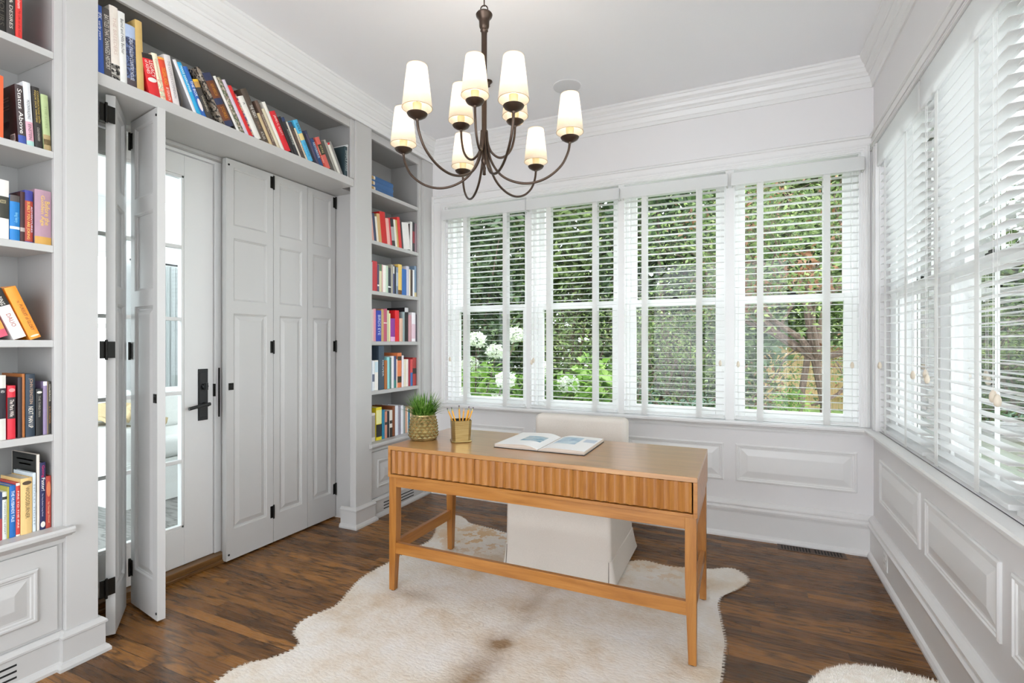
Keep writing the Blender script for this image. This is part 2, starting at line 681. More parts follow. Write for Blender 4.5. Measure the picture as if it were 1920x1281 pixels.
# ------------------------------------------------------------ blinds
WOODKNOB = flat('#d9cdbb', .5)


def blind(label, M, a0, a1, cc, tapes, cords, valance=True, vc=.075, vz=(2.348, 2.432), ext=.018):
    w = thing('window_blind', label, 'blind', M((a0 + a1) / 2, ZW0, cc), 'white slatted blinds on the windows')
    m = MB()
    A, B = a0 + .008, a1 - .008
    z = .842
    while z < 2.34:
        pr = []
        for k in range(5):
            u = -1 + k / 2
            pr.append((u * .0245, .0012 * (1 - u * u)))
        ring = [(c, zz + .0018) for c, zz in pr] + [(c, zz) for c, zz in reversed(pr)]
        r0 = [M(A, z + zz, cc + c) for c, zz in ring]
        r1 = [M(B, z + zz, cc + c) for c, zz in ring]
        m.loops([r0, r1])
        z += .0437
    m.build('slats', BLIND, w)
    MB().box(M(A, .796, cc - .025), M(B, .814, cc + .025)).build('bottom_rail', BLIND, w, bevel=.003)
    MB().box(M(A, 2.36, cc - .028), M(B, 2.41, cc + .022)).build('headrail', BLIND, w)
    if valance:
        V = MB().box(M(a0 - ext, vz[0], vc - .012), M(a1 + ext, vz[1], vc)).box(M(a0 - ext, vz[0], cc - .02), M(a0 - ext + .01, vz[1], vc - .012)).box(M(a1 + ext - .01, vz[0], cc - .02), M(a1 + ext, vz[1], vc - .012))
        V.build('valance', BLIND, w, bevel=.004)
    for t in tapes:
        for sgn in (1, -1):
            MB().box(M(t - .019, .792, cc + sgn * .0265), M(t + .019, 2.36, cc + sgn * .0275)).build('tape', TAPE, w)
    for a, zk, dz in cords:
        c0 = cc + .032
        m = MB()
        m.rod(M(a, 2.36, c0), M(a, zk + .02, c0), .0011, 6)
        m.build('cord', TAPE, w)
        kz = Vector(M(a, zk, c0))
        MB().lathe([(.002, .022), (.006, .018), (.010, .006), (.0105, -.004), (.008, -.014), (.003, -.018)], kz, 14).build('cord_knob', WOODKNOB, w, smooth=True)
    return w


bl = ['white slatted blind on the back window beside the bookcase',
      'white slatted blind on the back window behind the chair, second from the bookcase',
      'white slatted blind on the back window before the twiggy tree, third from the bookcase',
      'white slatted blind in front of the tree trunk and fence, beside the room corner']
tp = [(-2.118, -1.75), (-1.376, -1.01), (-.648, -.28), (.096, .468)]
cd = [[(-2.262, 1.165, 0)], [(-1.50, 1.165, 0), (-1.515, 1.15, 0)], [(-.145, 1.165, 0)], [(-.035, 1.16, 0), (.60, 1.165, 0)]]
for i, (a, b) in enumerate(W_OPEN):
    blind(bl[i], MBK, a, b, .032, tp[i], cd[i], vc=.078)
bl = ['white slatted blind on the side wall window next to the room corner',
      'white slatted blind on the side wall, second window from the room corner',
      'white slatted blind of which only an edge shows at the picture border',
      'white slatted blind further along the side wall beyond the picture',
      'white slatted blind at the far unseen end of the side wall']
tr = [(3.46, 3.065), (2.63, 2.23), (1.82, 1.42), (1.01, .61), (.2, -.2)]
cr = [[(2.925, 1.15, 0), (3.56, 1.17, 0)], [(2.745, 1.165, 0), (2.725, 1.145, 0), (2.09, 1.13, 0), (2.06, 1.12, 0)], [(1.30, 1.15, 0)], [], []]
for i, (a, b) in enumerate(R_OPEN[:3]):
    blind(bl[i], MRT, a, b, -.029, tr[i], cr[i], vc=.012, vz=(2.335, 2.474), ext=(-.001 if i == 0 else .012))

# ============================================================ LEFT WALL: bookcases, shelf over the doors
SH_L = [2.462, 2.065, 1.690, 1.313, .938]
SH_R = [2.448, 2.067, 1.692, 1.315, .945]


def bookcase(label, y0, y1, st0, st1, pil, shelves, ledge_ext, doors, vent):
    """opening y0..y1, stiles of widths st0/st1, pilasters [(y0,y1)]"""
    w = thing('bookcase', label, 'bookcase', (XL, (y0 + y1) / 2, 0), 'white built-in bookcases')
    yl, yr = y0 - st0, y1 + st1
    MB().box((-2.81, yl, 0), (XBK, yr, 2.87)).build('back_panel', CABI_SHADE, w)
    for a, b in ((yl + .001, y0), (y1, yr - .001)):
        MB().box((XBK, a, .53), (-2.521, b, 2.868)).build('side_panel', CABI_SHADE, w)
    MB().box((XBK, y0, 2.815), (-2.521, y1, 2.868)).build('top_panel', CABI_SHADE, w)
    m = MB().box((-2.52, yl, .55), (XL, y0, 2.868)).box((-2.52, y1, .55), (XL, yr, 2.868)).box((-2.52, y0, 2.812), (XL, y1, 2.868))
    m.build('face_frame', CABI, w, bevel=.0015)
    for z in shelves:
        MB().box((XBK, y0, z - .028), (-2.503, y1, z)).build('shelf', CABI, w, bevel=.002)
        for yy in (y0 + .012, y1 - .02):
            pass
    # ledge with its moulding
    L0, L1 = yl - ledge_ext[0], yr + ledge_ext[1]
    m = MB()
    m.box((XBK, yl + .001, .548), (-2.50, yr - .001, .565))
    e = [(0, .500), (.012, .500), (.014, .515), (.030, .530), (.034, .534), (.046, .536), (.054, .543), (.055, .556), (.050, .565), (0, .565)]
    sweep(m, [(-2.50, L0), (-2.50, L1)], e, flip=-1)
    m.build('ledge', CABI, w)
    MB().box((XBK, yl + .001, .001), (XL - .001, yr - .001, .53)).build('base_cabinet', CABI, w)
    for a, b in doors:
        d = MB().box((XL, a, .157), (XL + .008, b, .493)).build('cabinet_door', CABI, w, bevel=.0015)
        m = MB()
        panel(m, lambda u, v, c: (XL + .008 + c, u, v), a + .062, .222, b - .062, .428)
        m.build('door_panel', CABI, d)
    for a, b in pil:
        MB().box((-2.53, a, .0), (-2.476, b, 2.868)).build('pilaster', CABI, w, bevel=.002)
    if vent:
        m = MB()
        for z in (.047, .070, .093):
            m.box((-2.4835, vent[0], z - .0035), (-2.4808, vent[1], z + .0035))
        m.build('vent_slots', DARKHOLE, w)
    return w


def plinth(label_i, path):
    e = [(0, 0), (.034, 0), (.034, .012), (.026, .026), (.018, .031), (.018, .118), (.024, .122), (.024, .130), (.014, .142), (.008, .146), (0, .146)]
    return struct(sweep(MB(), path, e, flip=-1).build('baseboard_left', CABI))


bookcase('white built-in bookcase cut by the picture edge, beside the open folding doors', .30, 1.068, .03, .028, [(1.096, 1.208)], SH_L, (0, .02), [(.60, 1.076)], (.55, .947))
bookcase('narrow white built-in bookcase between the closed folding doors and the windows', 2.936, 3.553, .004, .04, [(2.765, 2.932), (3.594, 3.729)], SH_R, (.03, 0), [(2.945, 3.545)], (3.074, 3.456))
plinth(0, [(-2.5, YN), (-2.5, 1.096), (-2.476, 1.096), (-2.476, 1.208), (-2.60, 1.208)])
plinth(1, [(-2.60, 2.765), (-2.476, 2.765), (-2.476, 2.932), (-2.5, 2.932), (-2.5, YB - .02)])

w = thing('over_door_shelf', 'long white box shelf full of books above the folding doors', 'shelf', (XL, 1.99, 2.40))
MB().box((-2.82, 1.212, 2.402), (-2.492, 2.762, 2.455)).build('shelf_board', CABI, w, bevel=.002)
MB().box((-2.81, 1.212, 2.456), (XBK, 2.762, 2.868)).build('back_panel', CABI_SHADE, w)
MB().box((XBK, 2.740, 2.456), (-2.50, 2.762, 2.868)).build('side_panel', CABI_SHADE, w)
MB().box((XBK, 1.20, 2.456), (-2.61, 1.212, 2.868)).build('side_panel', CABI_SHADE, w)
MB().box((XBK, 1.213, 2.84), (-2.52, 2.739, 2.868)).build('top_panel', CABI_SHADE, w)
MB().box((-2.52, 1.213, 2.812), (XL, 2.739, 2.868)).box((-2.50, 2.728, 2.456), (-2.488, 2.764, 2.868)).build('face_frame', CABI, w, bevel=.0015)
struct(MB().box((-2.82, 2.887, 0), (-2.601, 2.931, 2.455)).build('trim_8', CABI))
struct(MB().box((-2.82, 1.097, 0), (-2.601, 1.110, 2.455)).box((-2.82, 1.10, 2.402), (-2.601, 1.212, 2.45)).build('trim_9', CABI))
struct(MB().box((-2.82, 2.762, 2.402), (-2.601, 2.887, 2.45)).build('trim_10', CABI))


# ------------------------------------------------------------ folding doors
def leaf(parent, p0, p1, zt=2.396, z0=.012, T=.034, hinges=(), pull=None, dot=None):
    """one door leaf from p0 to p1 (x, y), panelled on both faces"""
    p0, p1 = Vector((*p0, 0)), Vector((*p1, 0))
    u = (p1 - p0)
    W = u.length
    u.normalize()
    n = Vector((u.y, -u.x, 0))
    P = lambda a, b, c: tuple(p0 + u * a + n * c + Vector((0, 0, b)))

    def bx(m, a0, b0, c0, a1, b1, c1, mi=0):
        v = [P(a0, b0, c0), P(a1, b0, c0), P(a1, b0, c1), P(a0, b0, c1), P(a0, b1, c0), P(a1, b1, c0), P(a1, b1, c1), P(a0, b1, c1)]
        return m.add(v, [(0, 3, 2, 1), (4, 5, 6, 7), (0, 1, 5, 4), (1, 2, 6, 5), (2, 3, 7, 6), (3, 0, 4, 7)], mi)
    m = MB()
    s = .047
    rails = [(z0, .19), (1.48, 1.555), (1.93, 2.005), (2.352, zt)]
    bx(m, 0, z0, -T / 2, s, zt, T / 2)
    bx(m, W - s, z0, -T / 2, W, zt, T / 2)
    for a, b in rails:
        bx(m, s, a, -T / 2, W - s, b, T / 2)
    bx(m, s, .19, -.006, W - s, 2.352, .006)
    o = m.build('door_leaf', CABI, parent)
    for k, (a, b) in enumerate(((.19, 1.48), (1.555, 1.93), (2.005, 2.352))):
        pr = [(0, .0165), (.003, .015), (.006, .0115), (.010, .0105), (.012, .0065)] + ([(.018, .0065), (.040, .0145), (.042, .0148)] if k == 0 else [])
        m = MB()
        panel(m, P, s, a, W - s, b, pr)
        panel(m, lambda x, y, c: P(x, y, -c), s, a, W - s, b, pr)
        m.build('door_panel', CABI, o)
    for a, z, side, both in hinges:
        m = MB()
        c = side * (T / 2 + .001)
        bx(m, a - .022 if both or a > W / 2 else a + .002, z - .038, c - .002, a + .022 if both or a < W / 2 else a - .002, z + .038, c + .002)
        m.rod(P(a, z - .044, c + side * .005), P(a, z + .044, c + side * .005), .0055, 10)
        m.build('hinge', BLACK, o)
    if pull:
        a, side = pull
        c = side * T / 2
        m = MB()
        bx(m, a - .016, 1.022, c, a + .016, 1.064, c + side * .0025)
        bx(m, a - .007, 1.036, c, a + .007, 1.050, c + side * .004, 1)
        m.build('pull', [BLACK, DARKHOLE], o)
    if dot:
        for a, z, side in dot:
            m = MB()
            m.rod(P(a, z, side * T / 2), P(a, z, side * (T / 2 + .003)), .006, 12)
            m.build('magnet_catch', DARKHOLE, o)
    return o


fd = thing('folding_doors', 'closed white panelled folding doors with black hinges beside the narrow bookcase', 'door', (-2.79, 2.44, .012))
X0 = -2.79
leaf(fd, (X0, 2.002), (X0, 2.329), hinges=[(.327, 2.34, 1, False), (.327, 1.276, 1, False), (.327, .21, 1, False)], pull=(.030, 1), dot=[(.016, 2.36, 1), (.016, .045, 1)])
leaf(fd, (X0, 2.332), (X0, 2.611))
leaf(fd, (X0, 2.614), (X0, 2.876), hinges=[(.262, 2.347, 1, True), (.262, 1.278, 1, True), (.262, .215, 1, True)])
fd = thing('folding_doors', 'half open white folding doors standing folded in front of the glazed door', 'door', (-2.62, 1.38, .012))
leaf(fd, (-2.785, 1.130), (-2.548, 1.226))
leaf(fd, (-2.542, 1.287), (-2.760, 1.446), hinges=[(.288, 2.30, -1, False), (.288, 1.262, -1, False), (.288, .19, -1, False)])
leaf(fd, (-2.762, 1.505), (-2.466, 1.456), hinges=[(0, 2.30, 1, False), (0, 1.262, 1, False), (0, .19, 1, False)], pull=(.278, 1), dot=[(.292, 2.36, 1), (.292, .045, 1)])

for z in (2.305, 1.272, .232):
    m = MB().box((-2.529, 1.2605, z - .036), (-2.526, 1.297, z + .036))
    m.rod((-2.522, 1.2605, z - .044), (-2.522, 1.2605, z + .044), .0055, 10)
    m.box((-2.529, 1.238, z - .038), (-2.526, 1.2595, z + .038))
    m.build('hinge', BLACK, fd)

# ------------------------------------------------------------ glazed door and the threshold
XD = -2.87
MD = lambda a, z, c: (XD + c, a, z)
d1 = bpy.data.objects.new('door_1', None)
COL.objects.link(d1)
d1.location = (XD, 1.6, .05)
ROOT['door_1'] = tuple(d1.location)
d1['kind'] = 'structure'
m = MB()
gy0, gy1, gz0, gz1 = 1.362, 1.818, .262, 2.245
m.box(MD(1.193, .052, -.04), MD(gy0, 2.36, 0)).box(MD(gy1, .052, -.04), MD(1.988, 2.36, 0))
m.box(MD(gy0, .052, -.04), MD(gy1, gz0, 0)).box(MD(gy0, gz1, -.04), MD(gy1, 2.36, 0))
zs = [gz0, .635, 1.021, 1.436, 1.842, gz1]
m.build('door_panel', TRIM, d1, bevel=.002)
m = MB()
for z in zs[1:-1]:
    m.box(MD(gy0, z - .010, -.034), MD(gy1, z + .010, -.004))
for (a, b, c, d) in ((gy0, gy0 + .014, gz0, gz1), (gy1 - .014, gy1, gz0, gz1)):
    m.box(MD(a, c, -.038), MD(b, d, -.003))
m.box(MD(gy0, gz0, -.038), MD(gy1, gz0 + .014, -.003)).box(MD(gy0, gz1 - .014, -.038), MD(gy1, gz1, -.003))
m.build('muntins', TRIM, d1, bevel=.002)
for a, b in zip(zs, zs[1:]):
    MB().quad(MD(gy0 + .008, a, -.02), MD(gy1 - .008, a, -.02), MD(gy1 - .008, b, -.02), MD(gy0 + .008, b, -.02)).build('glass', GLASSR, d1)
m = MB()
m.box(MD(1.993, .05, -.07), MD(2.034, 2.384, .008)).box(MD(1.15, .05, -.07), MD(1.188, 2.384, .008)).box(MD(1.188, 2.366, -.07), MD(1.993, 2.384, .008))
m.build('door_frame', TRIM, d1, bevel=.002)
m = MB().box(MD(1.895, .852, 0), MD(1.953, 1.151, .006)).box(MD(1.901, .87, .006), MD(1.947, 1.133, .010))
hp = m.build('handle_plate', BLACKP, d1, bevel=.002)
m = MB().rod(MD(1.924, .945, .008), MD(1.924, .945, .05), .011, 14).tube([MD(1.935, .948, .05), MD(1.90, .946, .052), MD(1.86, .940, .052), MD(1.812, .932, .050)], [.010, .011, .0095, .0095], 12)
m.build('lever', BLACKP, hp, smooth=True)
m = MB().rod(MD(1.924, 1.050, .008), MD(1.924, 1.050, .03), .016, 16).box(MD(1.918, 1.03, .028), MD(1.930, 1.07, .042))
m.build('thumb_turn', BLACKP, hp)
MB().box(MD(1.986, .985, .0), MD(1.996, 1.06, .012)).build('strike_plate', BLACK, d1)
tb = MB().box((-2.835, 1.995, .865), (-2.826, 2.000, 1.155)).build('edge_bolt', BLACK, d1)
struct(MB().box((-2.95, 1.15, 0), (-2.815, 2.035, .048)).box((-2.815, 1.15, 0), (-2.800, 2.035, .020)).build('trim_11', THRESH, bevel=.004))

# ============================================================ SMALL FITTINGS OF THE ROOM
w = thing('floor_vent', 'dark brown slotted vent let into the oak floor below the back windows', 'vent', (.385, 3.645, 0))
MB().box((.195, 3.598, .0), (.565, 3.69, .003)).build('vent_frame', flat('#4a3120', .45), w)
m = MB()
for k in range(20):
    if k == 10:
        continue
    x = .216 + k * .0168
    m.box((x, 3.612, .0031), (x + .0085, 3.676, .0036))
m.build('vent_slots', DARKHOLE, w)

w = thing('wall_outlet', 'white electrical outlet set in the deep baseboard near the corner', 'outlet', (XR - .022, 3.33, .13))
xo = XR - .0225
MB().box((xo - .005, 3.283, .072), (xo, 3.357, .186)).build('cover_plate', SASH, w, bevel=.002)
for zc in (.110, .148):
    s_ = MB().box((xo - .0075, 3.302, zc - .014), (xo - .005, 3.338, zc + .014)).build('socket', SASH, w, bevel=.002)
    MB().box((xo - .0079, 3.311, zc - .004), (xo - .0076, 3.313, zc + .007)).box((xo - .0079, 3.327, zc - .004), (xo - .0076, 3.329, zc + .007)).build('socket_slots', DARKHOLE, s_)

w = thing('ceiling_speaker', 'flat round white grille in the ceiling beyond the chandelier', 'speaker', (-1.089, 3.262, CEIL))
MB().lathe([(.093, 0), (.093, -.004), (.085, -.006)], (-1.089, 3.262, CEIL), 40).build('grille_plate', paint('grille_paint', '#dcdcde', .7), w)
MB().lathe([(.097, 0), (.097, -.003), (.093, -.004)], (-1.089, 3.262, CEIL), 40, cap1=False).build('rim', CEILM, w)
tag(MB().lathe([(.030, 0), (.030, -.006), (.020, -.012), (.012, -.03), (.016, -.034)], (-1.545, 2.98, CEIL), 24).build('sprinkler_head', BRONZE, origin=(-1.545, 2.98, CEIL)),
    'small round metal sprinkler in the ceiling half hidden by the chandelier stem', 'sprinkler')

# ============================================================ DESK
DX0, DX1, DY0, DY1 = -1.692, -.168, 2.130, 2.742
w = thing('writing_desk', 'honey oak writing desk with a fluted front standing on the cowhide rug', 'desk', ((DX0 + DX1) / 2, (DY0 + DY1) / 2, 0))
MB().box((DX0, DY0, .744), (DX1, DY1, .765)).build('desktop', DESKTOP, w, bevel=.0015)
m = MB()
m.box((DX0, DY0, .603), (DX0 + .016, DY1, .744)).box((DX1 - .016, DY0, .603), (DX1, DY1, .744))
m.box((DX0 + .016, DY0, .603), (DX1 - .016, DY1, .617)).box((DX0 + .016, DY1 - .016, .617), (DX1 - .016, DY1, .744))
m.build('drawer_case', DESKX, w, bevel=.001)
nf = 36
fx0, fx1 = DX0 + .021, DX1 - .021
fw = (fx1 - fx0) / nf
for a, b in ((0, 12), (12, 24), (24, 36)):
    ring = []
    for i in range(a, b):
        for k in range(7):
            t = k / 6
            if k == 0 and i > a:
                continue
            ring.append((fx0 + (i + t) * fw, DY0 + .003 + .0085 * math.sin(PI * t)))
    ring[0] = (ring[0][0] + .0008, ring[0][1])
    ring[-1] = (ring[-1][0] - .0008, ring[-1][1])
    back = [(ring[-1][0], DY0 + .022), (ring[0][0], DY0 + .022)]
    loop = ring + back
    m = MB()
    n = len(loop)
    v = [(x, y, .621) for x, y in loop] + [(x, y, .741) for x, y in loop]
    f = [(i, (i + 1) % n, (i + 1) % n + n, i + n) for i in range(n)]
    # bottom and top caps as strips
    for i in range(len(ring) - 1):
        pass
    m.add(v, f + [tuple(reversed(range(n))), tuple(range(n, 2 * n))])
    dr = m.build('drawer', DESKZ, w)
tl, bl_ = .044, .031
for sx, sy in ((0, 0), (1, 0), (1, 1), (0, 1)):
    xa, xb = (DX0 + .004, DX0 + .004 + tl) if not sx else (DX1 - .004 - tl, DX1 - .004)
    ya, yb = (DY0 + .004, DY0 + .004 + tl) if not sy else (DY1 - .004 - tl, DY1 - .004)
    xa2, xb2 = (xa, xa + bl_) if not sx else (xb - bl_, xb)
    ya2, yb2 = (ya, ya + bl_) if not sy else (yb - bl_, yb)
    m = MB()
    m.loops([[(xa2, ya2, .012), (xb2, ya2, .012), (xb2, yb2, .012), (xa2, yb2, .012)], [(xa, ya, .35), (xb, ya, .35), (xb, yb, .35), (xa, yb, .35)],
             [(xa, ya, .6025), (xb, ya, .6025), (xb, yb, .6025), (xa, yb, .6025)]])
    lg = m.build('leg', DESKZ, w, bevel=.001)
    cx, cy = (xa2 + xb2) / 2, (ya2 + yb2) / 2
    MB().lathe([(.012, .008), (.012, .012)], (cx, cy, 0), 14).build('foot_pad', DARKHOLE, lg)
i0, i1, j0, j1 = DX0 + .048, DX1 - .048, DY0 + .048, DY1 - .048
MB().box((i0, DY0 + .006, .553), (i1, DY0 + .026, .6025)).build('apron', DESKX, w, bevel=.001)
MB().box((i0, DY1 - .026, .553), (i1, DY1 - .006, .6025)).build('apron', DESKX, w, bevel=.001)
for x0, x1 in ((DX0 + .006, DX0 + .026), (DX1 - .026, DX1 - .006)):
    MB().box((x0, j0, .553), (x1, j1, .6025)).build('apron', DESKY, w, bevel=.001)
MB().box((i0 - .006, DY0 + .008, .205), (i1 + .006, DY0 + .030, .262)).build('stretcher', DESKX, w, bevel=.001)
for x0, x1 in ((DX0 + .010, DX0 + .032), (DX1 - .032, DX1 - .010)):
    MB().box((x0, j0 - .006, .205), (x1, j1 + .006, .262)).build('stretcher', DESKY, w, bevel=.001)

# ============================================================ CHAIR
def rrect(x0, y0, x1, y1, r, n=5):
    out = []
    for cx, cy, a in ((x1 - r, y0 + r, -90), (x1 - r, y1 - r, 0), (x0 + r, y1 - r, 90), (x0 + r, y0 + r, 180)):
        for k in range(n + 1):
            t = math.radians(a + 90 * k / n)
            out.append((cx + r * math.cos(t), cy + r * math.sin(t)))
    return out


def soft_slab(x0, y0, z0, x1, y1, z1, r, mat, name, parent, bulge=0.0):
    rings = []
    for k in range(5):
        t = PI / 2 * k / 4
        i = r * (1 - math.sin(t))
        rings.append([(x, y, z0 + r * (1 - math.cos(t))) for x, y in rrect(x0 + i, y0 + i, x1 - i, y1 - i, max(r * 1.02 - i * .5, .004))])
    for k in range(5):
        t = PI / 2 * k / 4
        i = r * (1 - math.cos(t))
        rings.append([(x, y, z1 - r * (1 - math.sin(t))) for x, y in rrect(x0 + i, y0 + i, x1 - i, y1 - i, max(r * 1.02 - i * .5, .004))])
    return MB().loops(rings).build(name, mat, parent, smooth=True)


CXa, CXb, CYa, CYb = -1.262, -.650, 2.668, 3.235
w = thing('skirted_chair', 'natural linen slipcovered chair with a low back tucked behind the desk', 'chair', ((CXa + CXb) / 2, (CYa + CYb) / 2, 0))
rings = []
r_ = random.Random(3)
for z, o in ((.47, 0), (.45, 0), (.30, .002), (.135, .004), (.132, .007), (.10, .010), (.05, .016), (.016, .022)):
    ring = []
    pts = rrect(CXa - o, CYa - o * .6, CXb + o * 1.6, CYb + o, .022, 4)
    for j, (x, y) in enumerate(pts):
        ring.append((x, y, z))
    rings.append(ring)
MB().loops(rings[::-1]).build('skirt', LINEN, w, smooth=True)
for x in (CXa, CXb):
    for y in (CYa,):
        sx = -1 if x == CXa else 1
        m = MB()
        m.frustum((x - .004 * sx - .002, y - .014), (x - .004 * sx + .002, y - .009), .02, (x - .006 * sx - .001, y - .0065), (x - .006 * sx + .001, y - .004), .13)
        m.build('pleat_opening', flat('#6d635a', .9), w)
soft_slab(CXa + .004, CYa + .004, .455, CXb - .004, CYb - .12, .53, .028, LINEN, 'seat_cushion', w)
soft_slab(CXa + .006, CYb - .145, .44, CXb - .006, CYb - .03, .835, .030, LINEN, 'backrest', w)

# ============================================================ COWHIDE RUG
hide = [(-1.823, 1.289), (-1.846, 1.323), (-1.829, 1.403), (-1.746, 1.486), (-1.717, 1.584), (-1.738, 1.612), (-1.80, 1.625), (-1.85, 1.665), (-1.873, 1.72), (-1.873, 1.775),
        (-1.833, 1.836), (-1.821, 1.923), (-1.868, 2.037), (-1.915, 2.192), (-1.913, 2.301), (-1.898, 2.401), (-1.894, 2.551), (-1.877, 2.666), (-1.863, 2.796),
        (-1.915, 2.926), (-1.999, 3.055), (-2.030, 3.15), (-2.011, 3.232), (-1.951, 3.285), (-1.86, 3.23), (-1.784, 3.153), (-1.72, 3.165), (-1.673, 3.147), (-1.58, 3.14), (-1.51, 3.112),
        (-1.35, 3.10), (-1.1, 3.06), (-.85, 3.02), (-.645, 2.992), (-.534, 3.067), (-.407, 3.031), (-.293, 3.061), (-.17, 3.10), (-.07, 3.171), (-.01, 3.14), (.013, 3.078), (.024, 3.035),
        (-.01, 2.95), (-.051, 2.884), (-.09, 2.83), (-.112, 2.795), (-.122, 2.70), (-.112, 2.626), (-.093, 2.485), (-.075, 2.38), (-.081, 2.275), (-.083, 2.088), (-.10, 1.9), (-.13, 1.6),
        (-.17, 1.35), (-.10, 1.15), (.0, 1.0), (-.05, .9), (-.25, .92), (-.5, 1.02), (-.8, 1.0), (-.95, .8), (-1.05, .8), (-1.15, 1.0), (-1.45, 1.08), (-1.7, 1.1), (-1.82, 1.2)]
hp_ = []
r_ = random.Random(11)
for i, p in enumerate(hide):
    q = hide[(i + 1) % len(hide)]
    n = max(1, int(math.dist(p, q) / .02))
    for k in range(n):
        t = k / n
        hp_.append((p[0] + (q[0] - p[0]) * t + r_.uniform(-.003, .003), p[1] + (q[1] - p[1]) * t + r_.uniform(-.003, .003)))
# smooth the outline once
hp_ = [tuple((hp_[i - 2][k] + hp_[i - 1][k] + hp_[i][k] + hp_[(i + 1) % len(hp_)][k] + hp_[(i + 2) % len(hp_)][k]) / 5 for k in (0, 1)) for i in range(len(hp_))]
P2 = np.array(hp_)


def inside(px, py, poly):
    res = np.zeros(len(px), bool)
    x1, y1 = poly[-1]
    for x2, y2 in poly:
        c = ((y2 > py) != (y1 > py)) & (px < (x1 - x2) * (py - y2) / (y1 - y2 + 1e-12) + x2)
        res ^= c
        x1, y1 = x2, y2
    return res


t = NT('cowhide_hair')
v0 = t.coords()
sp = t.n('ShaderNodeSeparateXYZ')
t.l(v0, sp.inputs[0])
HX, HY = sp.outputs[0], sp.outputs[1]
wob = t.noise(v0, 5, 4, .6)
HXw = t.math('ADD', HX, t.math('MULTIPLY', t.math('SUBTRACT', wob, .5), .16))


def blob(x0, y0, rx, ry, k=1.0, X=None):
    a = t.math('POWER', t.math('DIVIDE', t.math('SUBTRACT', X or HXw, x0), rx), 2.0)
    b = t.math('POWER', t.math('DIVIDE', t.math('SUBTRACT', HY, y0), ry), 2.0)
    return t.math('MULTIPLY', t.math('POWER', 2.718, t.math('MULTIPLY', t.math('ADD', a, b), -1.0)), k)


streak = t.noise(t.coords(scale=(26, 60, 20), rot=(0, 0, .5)), 1.6, 4, .65)
patch = t.noise(v0, 3.2, 6, .68)
base_c = t.ramp(patch, [(.34, '#f1efed'), (.66, '#dac9b4'), (.5, '#ebe4db')])
gold = t.math('MULTIPLY', t.math('ADD', blob(-1.62, 2.95, .30, .25), blob(-.45, 2.95, .22, .12, .55)), t.math('GREATER_THAN', t.noise(v0, 9, 4, .7), .52))
c = t.mix(t.math('MINIMUM', gold, .85), base_c, lin('#d6ac78'))
spine = t.math('ADD', t.math('ADD', blob(-.955, 1.68, .085, .22, .9), blob(-.968, 1.955, .04, .05, 1.0)), blob(-.945, 2.28, .045, .30, .32))
spine = t.math('ADD', spine, t.math('ADD', blob(-1.54, 2.15, .13, .05, .5), blob(-.93, 2.6, .25, .10, .35)))
spine = t.math('MULTIPLY', spine, t.math('ADD', .45, streak))
c = t.mix(t.math('MINIMUM', spine, 1.0), c, lin('#8d6f4f'))
c = t.mix(t.math('MULTIPLY', streak, .4), c, lin('#c6b49d'))
t.set(Base_Color=c, Roughness=.95)
t.b.inputs['Specular IOR Level'].default_value = .1
t.bump(t.math('ADD', streak, t.math('MULTIPLY', patch, 2.5)), .6, .006)
HIDE = t.m

n = len(hp_)
m = MB()
V = [(x, y, .001) for x, y in hp_] + [(x, y, .0075) for x, y in hp_]
m.add(V, [(i, (i + 1) % n, (i + 1) % n + n, i + n) for i in range(n)] + [tuple(range(n, 2 * n))])
# hair: flat-lying triangular blades growing away from the spine line
N = 52000
px = rng.uniform(-2.05, .05, N * 2)
py = rng.uniform(1.0, 3.3, N * 2)
k = inside(px, py, hp_)
px, py = px[k][:N], py[k][:N]
ed = P2[rng.integers(0, n, 9000)] + rng.normal(0, .003, (9000, 2))
px, py = np.r_[px, ed[:, 0]], np.r_[py, ed[:, 1]]
cen = np.array([-.96, 2.05])
dx, dy = (px - cen[0]), (py - cen[1]) * .55
ang = np.arctan2(dy, dx) + rng.normal(0, .35, len(px))
nearS = np.exp(-((px + .96) / .12) ** 2)
ang = np.where(nearS > .4, np.where(py < 1.97, -PI / 2 - .4, PI / 2 + .2) + rng.normal(0, .35, len(px)), ang)
Lh = rng.uniform(.007, .015, len(px))
wd = rng.uniform(.0007, .0014, len(px))
lift = rng.uniform(.0012, .0035, len(px))
cx_, sx_ = np.cos(ang), np.sin(ang)
z0 = np.full(len(px), .0068)
A = np.stack([px - sx_ * wd, py + cx_ * wd, z0], 1)
B = np.stack([px + sx_ * wd, py - cx_ * wd, z0], 1)
Cc = np.stack([px + cx_ * Lh, py + sx_ * Lh, z0 + lift], 1)
hv = np.concatenate([A, B, Cc])
q = len(px)
hf = np.stack([np.arange(q), np.arange(q) + q, np.arange(q) + 2 * q], 1)
bm_v = np.array(m.v)
tri = []
rug = m.build('cowhide_rug', HIDE)
hairs = npmesh('hair', hv, hf, HIDE, parent=rug)
tag(hairs, kind='stuff')
tag(rug, 'cream cowhide rug with a brown spine streak lying under the desk', 'rug')

